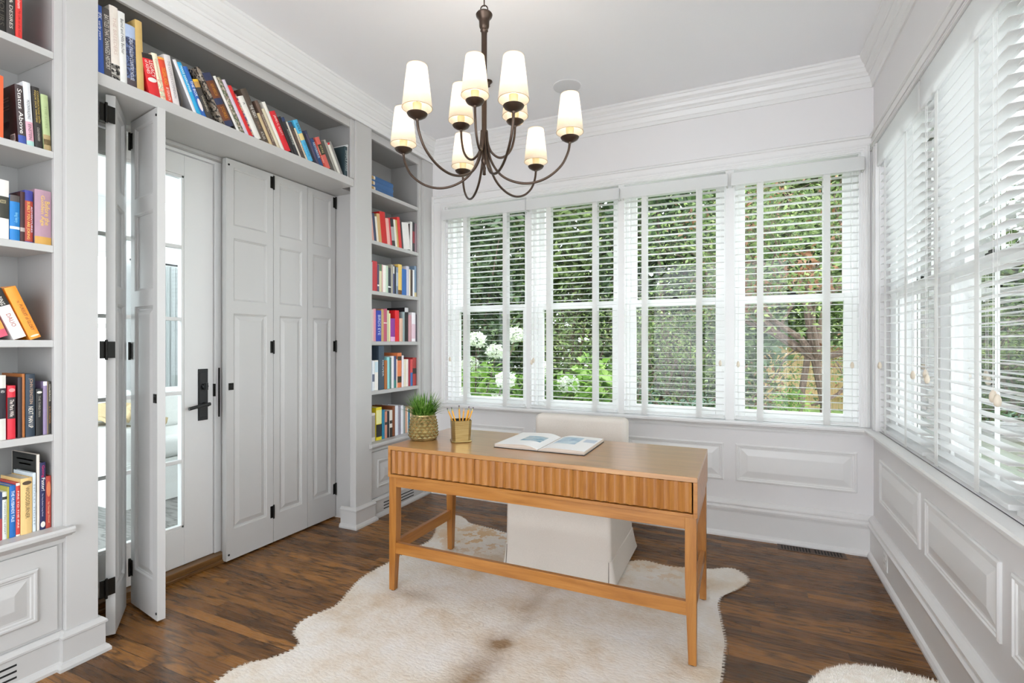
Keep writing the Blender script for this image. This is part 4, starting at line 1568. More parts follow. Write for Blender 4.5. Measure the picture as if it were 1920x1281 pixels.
# --- box shelf over the doors
T = [
    I(183.6, 8, '#2f55a6', 'blue', tx=181.6, t=[('JFK', .90, .80, '#e8eef8', .7, .5), ('early years', .77, .5, '#e8eef8', .5, .5)], lab='tall blue book first in the row', hard=True),
    I(196, 13, '#4a4544', 'charcoal', tx=192.8, t='BATTLES THAT CHANGED HISTORY', tc='#d8d2c8', lab='charcoal book titled CHANGED HISTORY'),
    I(210, 9, '#e6dcd2', 'cream', tx=206, x=[('band', 0, .22, 'photo')], t=[('THE BREEDERS', .85, .35, '#cfb9ae', .4, .5)], lab='tall cream book with a photograph at its foot'),
    I(226, 19, '#e3e2df', 'white', tx=220.5, t=[('Bernd and Hilla Becher', .90, .42, '#3c3b3a', .42, .5)], lab='tall white book lettered Bernd and Hilla Becher'),
    I(239.5, 42, 'forest', 'rock print', tx=232.7, x=[('band', .80, 1, '#a9b9d6'), ('band', 0, .14, '#4a4043')], t=[('GREAT ENGLISH COUNTRY HOUSE', .80, .12, '#d8dae4', .36, .5)], lab='large book with a blue rock print spine'),
    I(258, 34, '#c9a867', 'tan', tx=250, e=271, lab='tall tan cloth book'),
    I(281, 99, '#d3262a', 'red', tx=266.5, x=[('band', .88, 1, '#2a2320'), ('oval', .33, .44, '#e3ded8')], t=[('LEGACY', .84, .46, '#f0e6dc', .34, .70), ('of ASHES', .84, .52, '#f0e6dc', .30, .30)], lab='thick red book titled LEGACY of ASHES'),
    I(302.4, 99, 'floral', 'floral', tx=284.6, x=[('band', .45, 1, '#ece2c8')], t=[('Commonwealth', .88, .45, '#a8894e', .4, .5)], lab='cream and floral paperback'),
    I(313, 105, '#d7472b', 'orange red', tx=293.8, x=[('band', .95, 1, '#e8a04a')], t=[('TIGERLAND', .78, .40, '#e0a03c', .55, .5), ('BY TOM DUTTA', .34, .06, '#f3ece4', .4, .5)], lab='orange red paperback with gold lettering'),
    I(326, 100, '#d9d2d1', 'pale grey', tx=304, e=339, t=[('THE COMPLEX COMPANION', .88, .15, '#9d9397', .42, .5)], lab='pale grey book with faint grey lettering'),
    I(363.7, 111, '#dfdde0', 'white', tx=322.5, e=370.8, dep=.19, x=[('side', 0, 1, 0, 1, '#8d8a8b'), ('ring', .062, '#b9a890')], lab='leaning white book with a ring on its grey cover'),
    I(371.2, 116, '#2aa0cf', 'bright blue', tx=331, e=380, t=[('MAKE DISRUPTIVE', .93, .45, '#eef6fa', .5, .5)], lab='thin bright blue book'),
    I(380.4, 125, '#2b62ae', 'blue', tx=344, e=389.5, x=[('oval', .12, .38, '#eadfdc')], t=[('THE BOX', .72, .42, '#f2f2f2', .6, .5)], lab='blue book titled THE BOX'),
    I(390, 149, '#3a3430', 'dark yellow-topped', tx=361.5, e=402, x=[('band', .94, 1, '#e0b22c'), ('band', .80, .94, '#b98e4c')], t=[('WARNING', .60, .20, '#c9bfa8', .35, .5)], lab='small dark book with a yellow top'),
    I(417, 125, 'speckle', 'speckled', tx=366, e=424.5, dep=.20, lab='large speckled black and cream book'),
    I(425, 138, '#6b3a20', 'brown and navy', tx=381, e=443, x=[('band', .86, 1, '#2a3150'), ('band', .42, .54, '#2a3150'), ('band', 0, .12, '#2a3150')], t=[('NEW AMERICAN', .80, .58, '#c9892f', .4, .5), ('STORIES', .38, .16, '#c9892f', .4, .5)], lab='thick brown and navy banded book'),
    I(443.4, 141, '#3a3636', 'black lettered', tx=393.5, e=446.2, lab='thin black book beside the banded brown one'),
    I(446.5, 143, '#e0dcd7', 'off white', tx=401, e=452.5, lab='leaning off white book with blank spine'),
    I(452.9, 147, 'crowd', 'patterned', tx=410.5, e=461, lab='green and pink patterned book'),
    I(461.3, 150, '#cfc3cf', 'lilac grey', tx=416.5, e=468.5, lab='thin lilac grey book before the narrow red one'),
    I(469, 160, '#d02325', 'narrow red', tx=426, e=477, lab='narrow bright red book'),
    I(477.3, 176, 'multi', 'small coloured', tx=440.5, e=480.2, lab='thin multicoloured paperback'),
    I(480.5, 181, '#e2dfd9', 'white', tx=446, e=492.5, t=[('A', .86, .80, '#333333', .4, .5)], lab='white paperback before the large dark brown book'),
    I(493, 171, '#54483e', 'dark brown', tx=458.5, e=506.5, dep=.19, x=[('side', .1, .9, .1, .9, '#463b34')], t=[('THE GREAT', .70, .46, '#e9e4da', .5, .5), ('WAR', .40, .25, '#8a6a58', .5, .5), ('ATLAS', .2, .05, '#d9d4ca', .4, .5)], lab='large dark brown book rising above its row'),
    I(507, 211, '#c8b189', 'tan', tx=478, e=513, lab='thin tan book leaning on the large dark brown one'),
    I(513.3, 186, '#6a5448', 'brown', tx=471, e=520.5, t=[('RECONSTRUCTION', .70, .12, '#d8cdbb', .5, .5)], lab='brown book lettered in cream'),
    I(521, 200, '#d5c9ae', 'cream', tx=481, e=527.5, lab='thin cream book after the brown lettered one'),
    I(528.5, 189, '#e6e1d8', 'white', tx=486.5, e=535.5, lab='white book just before the wide red one'),
    I(536, 206, '#d51f2c', 'wide red', tx=498.5, e=549, t=[('JAMES C. SCOTT', .90, .40, '#f3e9e4', .42, .5)], lab='wide red book lettered JAMES C. SCOTT'),
    I(549.4, 218, '#241f20', 'black', tx=518, e=556, lab='black book just after the wide red one'),
    I(556.3, 220, '#2b2b30', 'dark blue-topped', tx=526, e=563, x=[('band', .90, 1, '#2c3f68')], t=[('AUGUSTINE', .70, .30, '#c9cfc4', .5, .5)], lab='dark book titled AUGUSTINE'),
    I(563.3, 229, '#dcd6cc', 'white', tx=537, e=566.5, lab='thin white book between two dark ones'),
    I(567, 230, '#4b403b', 'brown', tx=540.5, e=575.5, x=[('band', .88, .98, '#39455f')], t=[('HEMINGWAY', .75, .2, '#8d6f5c', .5, .5)], lab='dark brown book before the sky blue one'),
    I(576, 240, '#e0d3bb', 'cream', tx=551, e=579.5, t=[('THE MAN', .8, .2, '#a8503c', .5, .5)], lab='thin cream book touching the sky blue one'),
    I(580, 227, '#53b4df', 'sky blue', tx=552.5, e=590, x=[('band', .52, .68, '#e6cf8e')], t=[('KAFKA', .92, .72, '#1d4c6c', .55, .5), ('ON THE SHORE', .46, .12, '#1d6f9c', .5, .5)], lab='sky blue book with a yellow band'),
    I(590.5, 250, '#1f2230', 'black', tx=568.5, e=595, lab='black book just after the sky blue one'),
    I(595.3, 248, '#4c4660', 'purple grey', tx=576, e=600.5, x=[('band', .9, 1, '#26304a')], lab='purple grey book before the navy lettered one'),
    I(601, 262, '#24416e', 'navy', tx=584.5, e=608.5, t=[('NOTORIOUS', .85, .30, '#dfe6f0', .6, .5)], lab='navy book titled NOTORIOUS'),
    I(609, 266, '#c2402c', 'red', tx=590, e=613, t=[('HARD TIMES', .8, .2, '#f0e2d0', .5, .5)], lab='small red paperback after the navy lettered book'),
    I(613.3, 259, '#d46258', 'salmon', tx=592.5, e=622.5, x=[('band', .45, .78, '#34311f')], t=[('VITAE', .75, .5, '#c9c08a', .5, .5)], lab='salmon pink book with a dark label'),
    I(623, 265, '#4b4742', 'dark grey', tx=602, e=629.5, lab='dark grey book after the salmon pink one'),
    I(630, 262, '#9b978f', 'stone grey', tx=606, e=634.5, lab='stone grey book behind the red capped one'),
    I(635, 268, '#dcd8cf', 'white red-capped', tx=613.5, e=640, x=[('band', .93, 1, '#c92026')], lab='white book with a red top'),
    I(640.3, 269, '#8d8985', 'grey', tx=623.5, e=645.3, lab='plain grey book leaning on the upright dark teal one'),
    I(645.8, 274, '#2d3f45', 'dark teal', e=651.5, dep=.20, t=[('SIMPLE FARE', .88, .2, '#c9d2d2', .5, .5)], lab='upright dark teal book near the end'),
    I(652, 271, '#dfe0de', 'white', e=659, dep=.20, lab='upright white book ending the row'),
]
row(2.455, 'on the shelf over the doors', 'books on the shelf over the folding doors', XB, T, 661, ymax=2.738)

# --- bookcase cut by the picture edge
g = 'books in the bookcase cut by the picture edge'
row(2.462, 'highest shelf at the picture edge', g, XB, [
    I(-7, -60, '#161311', 'black', lab='black book cut by the picture corner', t=[('THE HOURS', .9, .1, '#4c463e', .5, .5)]),
    I(12, -62, '#3b3533', 'charcoal', e=28, lab='charcoal book titled DEVICES & DESIRES', t=[('DEVICES & DESIRES', .95, .10, '#cfc8be', .40, .5)]),
    I(29.5, -40, '#e03a34', 'red', e=42.5, lab='narrow red book titled My Life on the Road', t=[('Steinem', .75, .52, '#f7dcd6', .5, .5), ('My Life on the Road', .48, .05, '#8e1d1b', .42, .5)])], 43, ymax=1.066)
row(2.065, 'second shelf at the picture edge', g, XB, [
    I(-12, 137, '#ee6a3d', 'coral', e=7, lab='coral orange book cut by the picture edge'),
    I(35, 157, '#463b3c', 'dark brown', tx=27, e=50, dep=.17, x=[('side', 0, 1, 0, 1, '#2a0f10'), ('bar', .12, .05), ('side', .3, .9, .80, .82, '#a89c98'), ('side', .3, .9, .75, .77, '#a89c98'), ('side', .3, .9, .66, .68, '#a89c98'), ('side', .3, .9, .61, .63, '#a89c98'), ('side', .35, .6, .30, .42, '#6b3b5c'), ('band', 0, .14, '#3a4f9b')],
      t=[('Status Above', .93, .17, '#efe9e4', .55, .5)], lab='dark book with a bar code on its visible back'),
    I(51, 151, '#d9dade', 'white', tx=40, e=65, x=[('band', .08, .38, '#d7a3b2'), ('band', 0, .08, '#a9cdc6')], t=[('MOONWALKING', .72, .42, '#4a4a4d', .42, .5), ('EINSTEIN', .34, .1, '#4a4a4d', .42, .5)], lab='white and pink book titled MOONWALKING'),
    I(67, 161, '#2a2624', 'black', tx=59.5, e=81.5, t=[('CONVERSATIONS WITH', .94, .42, '#c9ae54', .26, .72), ('MAJOR DICK WINTERS', .94, .42, '#c9ae54', .30, .34), ('COLE KINGSEED', .34, .12, '#b9b2a8', .28, .5)], lab='black book with yellow lettering'),
    I(83, 177, '#a7b584', 'green', tx=79, e=100, x=[('band', 0, .28, '#a08a5f'), ('band', .10, .2, '#5b4a30')], t=[('THE LIVES', .8, .4, '#8d9a70', .3, .5)], lab='pale green book at the row end')], 101, ymax=1.066)
row(1.690, 'third shelf at the picture edge', g, XB, [
    I(-14, 333, '#e4ddda', 'white', e=17.5, x=[('band', .35, .72, '#34332b')], t=[('WILSON', .66, .60, '#cdbf94', .4, .6)], lab='wide white book with a dark label band'),
    I(18.7, 365, '#1273b8', 'blue', e=37.5, x=[('band', .86, 1, '#4d4442'), ('band', .25, .31, '#d8d9dc')], t=[('king leary', .62, .40, '#8fd0e8', .4, .6)], lab='blue paperback with a white stripe'),
    I(38, 359, '#3a1013', 'dark red', e=46.8, x=[('band', .2, .28, '#a89a94')], lab='dark red book between blue and orange ones'),
    I(47, 356, '#34368a', 'indigo and orange', e=62.5, x=[('band', .02, .80, '#a8372a')], t=[('SURELY YOU ARE JOKING', .78, .06, '#e8c568', .45, .38), ('ADVENTURES', .7, .2, '#cfd6ea', .2, .82)], lab='indigo and orange paperback with yellow lettering'),
    I(65.5, 354, '#a58291', 'mauve', e=99.5, x=[('band', 0, .14, '#c29343')], t=[('Before the', .80, .36, '#e3bd52', .30, .72), ('Golden Age', .90, .34, '#e3bd52', .28, .42)], lab='wide mauve book with yellow lettering')], 100, ymax=1.066)
row(1.313, 'middle shelf at the picture edge', g, XB, [
    I(-14, 545, '#d95a72', 'pink', tx=-62, e=20.5, x=[('band', .15, .5, '#e0a04c')], t=[('SAY?', .4, .2, '#2d2220', .5, .5)], lab='pink book leaning out past the picture edge'),
    I(26, 545, '#e2dedb', 'white', tx=-23, e=53.5, x=[('band', .66, 1, '#24211f')], t=[('DALIO', .50, .24, '#a8493c', .34, .5), ('RING', .84, .68, '#e9e4dc', .34, .5)], lab='leaning white book lettered DALIO'),
    I(57, 541, '#f0932a', 'orange', tx=7.6, e=80.5, t=[('PURSUIT of GLORY', .66, .16, '#6b3a12', .30, .58), ('THE', .74, .70, '#6b3a12', .2, .5)], x=[('oval', .04, .075, '#e9d7b8')], lab='leaning orange book titled PURSUIT of GLORY')], 81)
row(.938, 'fifth shelf at the picture edge', g, XB, [
    I(-12, 705, '#dcdad3', 'white', e=11.5, x=[('band', .33, .80, '#26222c')], t=[('AD', .77, .73, '#efece6', .3, .7)], lab='white book with a wide black band'),
    I(14.5, 724, '#cf2638', 'red', e=29.8, x=[('band', .38, .78, '#2b2226'), ('oval', .88, .95, '#e98a8a')], t=[('The Paris Wife', .74, .42, '#efe2da', .5, .5)], lab='red book titled The Paris Wife'),
    I(34, 708, '#2e2125', 'brown-black', e=42, dep=.17, lab='brown-black book beside the orange spined one'),
    I(42.5, 701.5, '#a5622a', 'orange brown', e=47.8, lab='thin orange brown book'),
    I(48.5, 702, '#223140', 'dark navy', e=66, dep=.17, t=[('JOHN FEINSTEIN', .93, .52, '#b99a80', .46, .5), ('NEXT MAN UP', .48, .14, '#e4dfd2', .50, .5)], lab='dark navy book titled NEXT MAN UP'),
    I(68, 730, '#1a1a1b', 'black', e=80.5, x=[('oval', .90, .95, '#d8d2c6')], t=[('THE THIRD MAN', .85, .4, '#9a948a', .3, .5)], lab='short black paperback before the lilac one'),
    I(81.5, 716, '#8b7a9b', 'lilac', e=89, x=[('band', .92, 1, '#d9d2e0')], lab='lilac paperback'),
    I(89.2, 716, '#8d7a5c', 'tan', e=91, lab='very thin tan booklet'),
    I(91.2, 716, '#221b17', 'black', e=97, t=[('COLLABORATOR', .95, .62, '#d8cfc0', .5, .5), ('E. M. FORSTER', .52, .2, '#a06a34', .5, .5)], lab='thin black book ending the row')], 97, ymax=1.066)
row(.565, 'ledge at the picture edge', g, XB, [
    I(-8, 926, '#45547a', 'blue and red', e=4.8, x=[('band', 0, .45, '#b3484e')], lab='blue and red paperback cut by the picture edge'),
    I(5, 924, '#d3d6d0', 'white', e=13.8, x=[('band', .84, .90, '#2d3230')], t=[('THINGS FALL APART', .8, .1, '#7b807e', .4, .5)], lab='white paperback with a small dark emblem'),
    I(14, 914, '#a8a04a', 'mustard', e=17.8, lab='thin mustard green book'),
    I(18, 912, '#1c64ab', 'blue', e=29.8, t=[('THE HUSBANDS TALE', .90, .30, '#e9f0f6', .5, .5)], lab='blue book with bold white lettering'),
    I(30, 907, '#c4423a', 'red and cream', e=37.8, x=[('band', .95, 1, '#ece4d4'), ('band', 0, .03, '#ece4d4')], t=[('FIRE TO THE FIRE', .85, .15, '#efe2d4', .4, .5)], lab='red book with cream edges'),
    I(38.5, 899, '#d9b77a', 'golden', e=60.5, x=[('oval', .88, .95, '#4c3c2c')], t=[('WOODSBURNER', .84, .28, '#5a4630', .34, .55)], lab='wide golden book titled WOODSBURNER'),
    I(61.5, 888, '#ccd6de', 'pale blue', e=68, t=[('HOLD TIGHT', .8, .1, '#8fa0ae', .5, .5)], lab='pale blue paperback'),
    I(70, 853, '#d9cfc4', 'tall dark-covered', e=74.5, dep=.2, x=[('side', .04, .98, .5, .995, '#141614'), ('side', .15, .8, .90, .92, '#8b8c88'), ('side', .25, .7, .84, .86, '#8b8c88')], lab='tallest book with a black cover showing above its row'),
    I(75, 869, '#22244f', 'navy', e=86, x=[('oval', .03, .12, '#d9d4cc')], t=[('Going', .96, .78, '#c62a5c', .6, .5), ('Faster!', .77, .58, '#f0ece8', .6, .55), ('The Very Button Young Novel', .54, .2, '#c9c6d6', .3, .4)], lab='navy book lettered Faster!'),
    I(86.5, 894, '#a83c30', 'brick red', e=98.5, x=[('oval', .6, .9, '#c9744c')], t=[('by George Orwell', .5, .1, '#e3b48c', .4, .5)], lab='brick red book ending the row')], 99, ymax=1.066)

# --- narrow bookcase
g = 'books in the narrow bookcase'
XN = -2.52
row(2.067, 'second shelf, narrow bookcase', g, XN, [
    I(695.5, 412, '#c9c3bb', 'stone', tx=693.5), I(698.5, 398, '#d9a79b', 'rose', tx=695), I(702.3, 399, '#3f4663', 'slate blue', tx=698),
    I(707, 405.5, '#e9e1d3', 'ivory', tx=702), I(710.6, 400, '#c9a771', 'tan', tx=705), I(716.5, 396, '#c41f1e', 'scarlet', tx=710.5, dep=.18),
    I(727, 409, '#e2aca3', 'pink', tx=722), I(733, 408, '#c92a3a', 'crimson', tx=728), I(736, 409, '#2e2b2d', 'black', tx=730.8, x=[('band', .2, .7, '#a9a6a6')]),
    I(742, 411, '#e3ddd0', 'white', tx=736.5), I(746, 412, '#c2a363', 'ochre', tx=741), I(749.2, 407, '#d13a36', 'bright red', tx=744.3, dep=.18),
    I(754.3, 416, '#3d3a3c', 'charcoal', tx=751), I(757.2, 417, '#e6e2de', 'pale', tx=754),
    I(770, 415.5, '#e2dfdb', 'white framed', dep=.19, e=773.8, x=[('side', .04, .94, .03, .93, '#261216')]),
    I(774.3, 417, '#2f2c30', 'dark', x=[('band', .3, .7, '#8d3038')]), I(778.3, 419, '#8e7780', 'mauve'), I(781.8, 429, '#c9852f', 'amber')], 785.5, ymax=3.551)
row(1.692, 'third shelf, narrow bookcase', g, XN, [
    I(695.3, 490, '#26345c', 'navy'), I(697.8, 491, '#e6e3e3', 'white'), I(699, 489, '#c2353f', 'red', dep=.18), I(708, 496, '#4c4a66', 'plum', x=[('band', .2, .26, '#f0f0f0')]),
    I(711.3, 495, '#cfc9a6', 'moss', x=[('band', .75, 1, '#5f7a58')]), I(716, 496, '#d9a9a6', 'pink'), I(718.3, 497, '#ece8e0', 'ivory'), I(724, 498, '#bccfb9', 'mint'),
    I(728.3, 502, '#2c2f3c', 'ink', x=[('band', .22, .27, '#f0f0f0')]), I(733.5, 496, '#a39d8f', 'taupe', dep=.19), I(737.5, 497, '#4a4f78', 'indigo', x=[('band', .7, .95, '#d8d8d0')]),
    I(740, 499, '#17191a', 'black'), I(742.7, 501, '#7d8a9e', 'steel', x=[('band', .3, .8, '#a9b3c2')]), I(746.7, 495.5, '#e6c266', 'yellow', x=[('band', .0, .15, '#6b4a20')], dep=.18),
    I(753.7, 504, '#2c66ad', 'blue'), I(762.2, 499, '#cbc9d6', 'lavender', dep=.19), I(767.7, 505, '#e6dcc3', 'cream'), I(770.2, 506, '#4f4038', 'brown'),
    I(774, 506, '#e9ebee', 'white'), I(777.2, 499, '#7389a0', 'slate blue', x=[('band', .0, .14, '#c9b98c')]), I(784.5, 510, '#5e463f', 'umber')], 788, ymax=3.551)
row(1.315, 'fourth shelf, narrow bookcase', g, XN, [
    I(695.3, 587, '#e8e4da', 'ivory'), I(697.6, 580, '#d9c6c2', 'blush'), I(701, 579, '#e296a6', 'pink'), I(705.5, 582, '#2d3ea6', 'royal blue', e=715, t=[('BIRDS EYE', .85, .2, '#c9d3ee', .5, .5)]),
    I(715.3, 580, '#c2a06c', 'tan'), I(720, 579, '#b8556e', 'raspberry', x=[('band', .55, .58, '#e9d3d3')]), I(726.3, 582, '#c2c6a0', 'sage'), I(730, 588, '#f0e2b0', 'straw'),
    I(732.5, 597, '#8c3a96', 'purple', e=740.6, x=[('band', 0, .2, '#e6b9e0')]), I(741.3, 582, '#d81a26', 'vivid red', e=748.8, dep=.18), I(749.2, 597, '#d9b39c', 'peach'),
    I(755.3, 585, '#8fa0a2', 'grey green'), I(759.3, 577, '#1d1a1d', 'silver-topped black', x=[('band', .87, 1, '#c9c9cb')], dep=.18, e=766), I(766.3, 591, '#c99aa0', 'rose'),
    I(772, 586, '#efe9ee', 'white', x=[('band', .1, .6, '#e0c3cf')]), I(779.3, 590, '#3c3446', 'aubergine'), I(782.5, 589, '#2f6ba0', 'azure'), I(786, 591, '#182a40', 'midnight')], 788, ymax=3.551)
row(.945, 'fifth shelf, narrow bookcase', g, XN, [
    I(695.3, 676, '#b9c6d9', 'powder blue'), I(698.6, 677, '#e9ecf0', 'white', x=[('band', .3, .55, '#6b7086')]), I(703, 676, '#eeeae4', 'ivory', e=709.3, x=[('band', .6, .95, '#c9dde6')]),
    I(710.7, 649, '#3d4c5c', 'tall slate', e=720.5, dep=.2, t=[('OLIVER', .68, .3, '#d8dde0', .3, .7)]), I(721, 676, '#a8632a', 'rust brown'), I(726.3, 670, '#8fd0d2', 'aqua'), I(731.2, 671, '#4c7068', 'bottle green'),
    I(734.2, 668, '#e8e2e4', 'white'), I(739, 668, '#3f4a74', 'navy', x=[('band', .0, .25, '#2f7c74')]), I(743.3, 674, '#e9d3c6', 'blush'),
    I(745.5, 662, '#dd7c4a', 'terracotta', e=753, dep=.19, x=[('band', .78, .9, '#3a3020'), ('band', .14, .32, '#3a3020')]), I(753.8, 667, '#e9e6ee', 'pearl'), I(757, 674, '#e2d5bf', 'sand'),
    I(761.5, 674, '#ebe6dc', 'cream'), I(766, 674, '#9e2440', 'crimson'), I(769.8, 674, '#d04a4a', 'coral and blue', x=[('band', 0, .5, '#3f6ca8')]),
    I(774.2, 671, '#a8332f', 'brick red', e=781.6, x=[('band', .42, .62, '#2a1c1a')]), I(783, 676, '#33291e', 'black and tan', x=[('band', .5, .6, '#c9b48c'), ('band', .75, .85, '#c9b48c')])], 786.5, ymax=3.551)
row(.565, 'ledge of the narrow bookcase', g, XN, [
    I(696, 776, '#e2ddd2', 'ivory', e=703.6, x=[('band', .15, .92, '#a8a29c')]), I(705.5, 765, '#e3cf22', 'yellow', e=715.8, dep=.17, x=[('band', .10, .48, '#20201c'), ('band', .5, .92, '#e9e4a0')]),
    I(716.8, 769, '#1f7ca0', 'teal'), I(721.8, 772, '#c98a72', 'salmon', x=[('band', .5, .6, '#24201e')]), I(726, 772, '#1d1c24', 'black'), I(730.8, 770, '#d9d4cc', 'photo printed', x=[('band', 0, .35, '#2c2622'), ('band', .5, .62, '#2c2622')]),
    I(736, 762, '#7c4526', 'brown', dep=.2), I(741, 761.5, '#dde1ea', 'white', e=747), I(747.3, 762, '#8f8793', 'mauve grey'), I(752, 761, '#e6e6ec', 'pearl'), I(757.2, 762, '#8d9896', 'slate grey'),
    I(760.2, 765, '#d9a78c', 'peach'), I(763.8, 766, '#ece6d8', 'cream'), I(766, 768, '#26708c', 'petrol blue'), I(769, 763, '#c9b08c', 'fawn'), I(774, 763, '#b04a3c', 'russet')], 779)

# three blue volumes lying flat on the top shelf of the narrow bookcase
BLU = flat('#3d6391', .7)
zb = 2.4486
for i, (nm, x0, ln, hh, lab) in enumerate((('c', 2.948, .30, .0385, 'bottom one of three blue cloth volumes lying flat on the narrow bookcase'),
                                          ('b', 2.940, .31, .0385, 'middle one of three blue cloth volumes lying flat on the narrow bookcase'),
                                          ('a', 2.944, .305, .0385, 'topmost of three blue cloth volumes lying flat on the narrow bookcase'))):
    w = thing('book', lab, 'book', (-2.53, x0, zb), 'blue volumes lying flat')
    m = MB()
    k = 6
    ring = [(-.53 + 0 * q, q) for q in range(0)]
    prof = [(-2.535 + .006 * math.sin(PI * q / k), zb + hh * q / k) for q in range(k + 1)]
    loop = prof + [(-2.74, zb + hh), (-2.74, zb + hh - .003), (-2.545, zb + hh - .003), (-2.545, zb + .003), (-2.74, zb + .003), (-2.74, zb)]
    m.loops([[(x, x0, z) for x, z in loop], [(x, x0 + ln, z) for x, z in loop]])
    m.build('cover', BLU, w)
    MB().box((-2.736, x0 + .004, zb + .003), (-2.545, x0 + ln - .004, zb + hh - .003)).build('pages', PAPER, w)
    for a, b, c in ((.03, .235, '#c9a766'), (.235, .29, '#d9cdbb')):
        mm = MB()
        pp = [(x + .0005, z) for x, z in prof[1:-1]]
        v = [(x, x0 + ln * a, z) for x, z in pp] + [(x, x0 + ln * b, z) for x, z in pp]
        q_ = len(pp)
        mm.add(v, [(j, j + 1, j + 1 + q_, j + q_) for j in range(q_ - 1)])
        mm.build('spine_label', flat(c, .5), w)
    mm = MB()
    for q in range(5):
        mm.box((-2.5286, x0 + ln * (.05 + q * .036), zb + .008), (-2.5280, x0 + ln * (.068 + q * .036), zb + hh - .010))
    mm.build('gilt_ornament', flat('#8a6a34', .4), w)
    zb += hh + .0008

# ============================================================ THE GARDEN
GZ = -.55
LAWN = NT('lawn_grass')
f = LAWN.noise(LAWN.coords(), 2.5, 5, .7)
f2 = LAWN.noise(LAWN.coords(), 60, 3, .7)
LAWN.set(Base_Color=LAWN.mix(f2, LAWN.ramp(f, [(.3, '#5d7a35'), (.7, '#a3b868'), (.5, '#7f9a4c')]), lin('#3f5a24')), Roughness=.9)
LAWN = LAWN.m
struct(MB().box((-16, YB + .3, GZ - .1), (24, 40, GZ)).build('lawn', LAWN))

BOUNCE = paint('bounce_ground_pale', '#cfccc6', .8, .08)
struct(MB().box((XR + .3, -6, GZ), (XR + 5.5, 7.5, GZ + .02)).build('bounce_ground', BOUNCE))  # unseen pale ground, added to bounce light up onto the side blinds
LEAF_DARK = leaf_mat('dark_leaves', '#20301d', '#3c5232', '#75895d', 1.6, .4)
LEAF_MID = leaf_mat('mid_leaves', '#2d3f20', '#5a703c', '#a5b372', 1.9, .45)
LEAF_LIME = leaf_mat('lime_leaves', '#37591d', '#71993c', '#b6cf7c', 3.5, .5)
LEAF_BLUE = leaf_mat('bluish_needles', '#3c5a4c', '#64836f', '#93ac94', 2.0, .3)
LEAF_BROWN = leaf_mat('withered_leaves', '#4d3020', '#70492f', '#95694a', 6, .3)
PETAL = leaf_mat('white_petals', '#c9d2b4', '#e9ece0', '#ffffff', 14, .35)
BARK = NT('tree_bark')
f = BARK.noise(BARK.coords(scale=(3, 3, .8)), 22, 5, .7)
BARK.set(Base_Color=BARK.ramp(f, [(.3, '#3a2e27'), (.7, '#7d6b5e'), (.5, '#5b4a40')]), Roughness=.9)
BARK.bump(f, .8, .01)
BARK = BARK.m


def leaf_quads(P, size, aspect=.55, up=.3, droop=0.0):
    """pointed leaf shapes (two triangles folded at the midrib) at the points P"""
    n = len(P)
    d = rng.normal(0, 1, (n, 3))
    d[:, 2] = d[:, 2] * .6 - droop
    d /= np.linalg.norm(d, axis=1)[:, None]
    nm = rng.normal(0, 1, (n, 3))
    nm[:, 2] = np.abs(nm[:, 2]) + up
    s_ = np.cross(d, nm)
    s_ /= np.linalg.norm(s_, axis=1)[:, None]
    nm = np.cross(s_, d)
    L = (size * rng.uniform(.6, 1.25, n))[:, None]
    a = P
    b = P + d * L
    m1 = P + d * L * .42 + s_ * L * aspect * .5 + nm * L * .08
    m2 = P + d * L * .42 - s_ * L * aspect * .5 + nm * L * .08
    V = np.concatenate([a, m1, b, m2])
    i = np.arange(n)
    F = np.concatenate([np.stack([i, i + n, i + 2 * n], 1), np.stack([i, i + 2 * n, i + 3 * n], 1)])
    return V, F


def clumps(n, centers, radii, squash=.8):
    """points gathered into leafy clumps"""
    k = rng.integers(0, len(centers), n)
    v = rng.normal(0, 1, (n, 3))
    v /= np.linalg.norm(v, axis=1)[:, None]
    r = rng.uniform(.35, 1.0, n) ** .5
    c = np.asarray(centers)[k]
    R = np.asarray(radii)[k]
    v[:, 2] *= squash
    return c + v * (r * R)[:, None]


def trunk_mesh(paths, parent, name='trunk', mat=None):
    m = MB()
    for pts, rs in paths:
        m.tube(pts, rs, 8)
    return m.build(name, mat or BARK, parent, smooth=True)


def bush(name, label, cat, c, size, n, lsize, mat, group=None, cl=40, crad=.4, aspect=.55, stems=True, low=None):
    low = (name == 'evergreen_tree') if low is None else low
    """crown filling a box `size` above the point c"""
    c = np.array(c, float)
    w = thing(name, label, cat, tuple(c), group)
    sx, sy, sz = size
    cen = []
    while len(cen) < cl:
        q = rng.uniform(-1, 1, 3)
        if low or (q ** 2).sum() < 1.1:
            cen.append(c + np.array([q[0] * sx, q[1] * sy, sz * (q[2] * .5 + .52)]))
    P = clumps(n, cen, np.full(cl, crad) * rng.uniform(.7, 1.3, cl))
    P = P[P[:, 2] > GZ + .02]
    V, F = leaf_quads(P, lsize, aspect)
    npmesh('leaves', V, F, mat, parent=w)
    if stems:
        paths = []
        for q in cen[:10]:
            q = Vector(q)
            b = Vector(c) + Vector((rnd.uniform(-.1, .1) * sx, rnd.uniform(-.1, .1) * sy, 0))
            mid = b.lerp(q, .5) + Vector((rnd.uniform(-.1, .1), rnd.uniform(-.1, .1), .1)) * min(sx, 1)
            r0 = .018 * sz ** .5
            paths.append(([b, mid, q], [r0, r0 * .7, r0 * .25]))
        trunk_mesh(paths, w, 'stems')
    return w


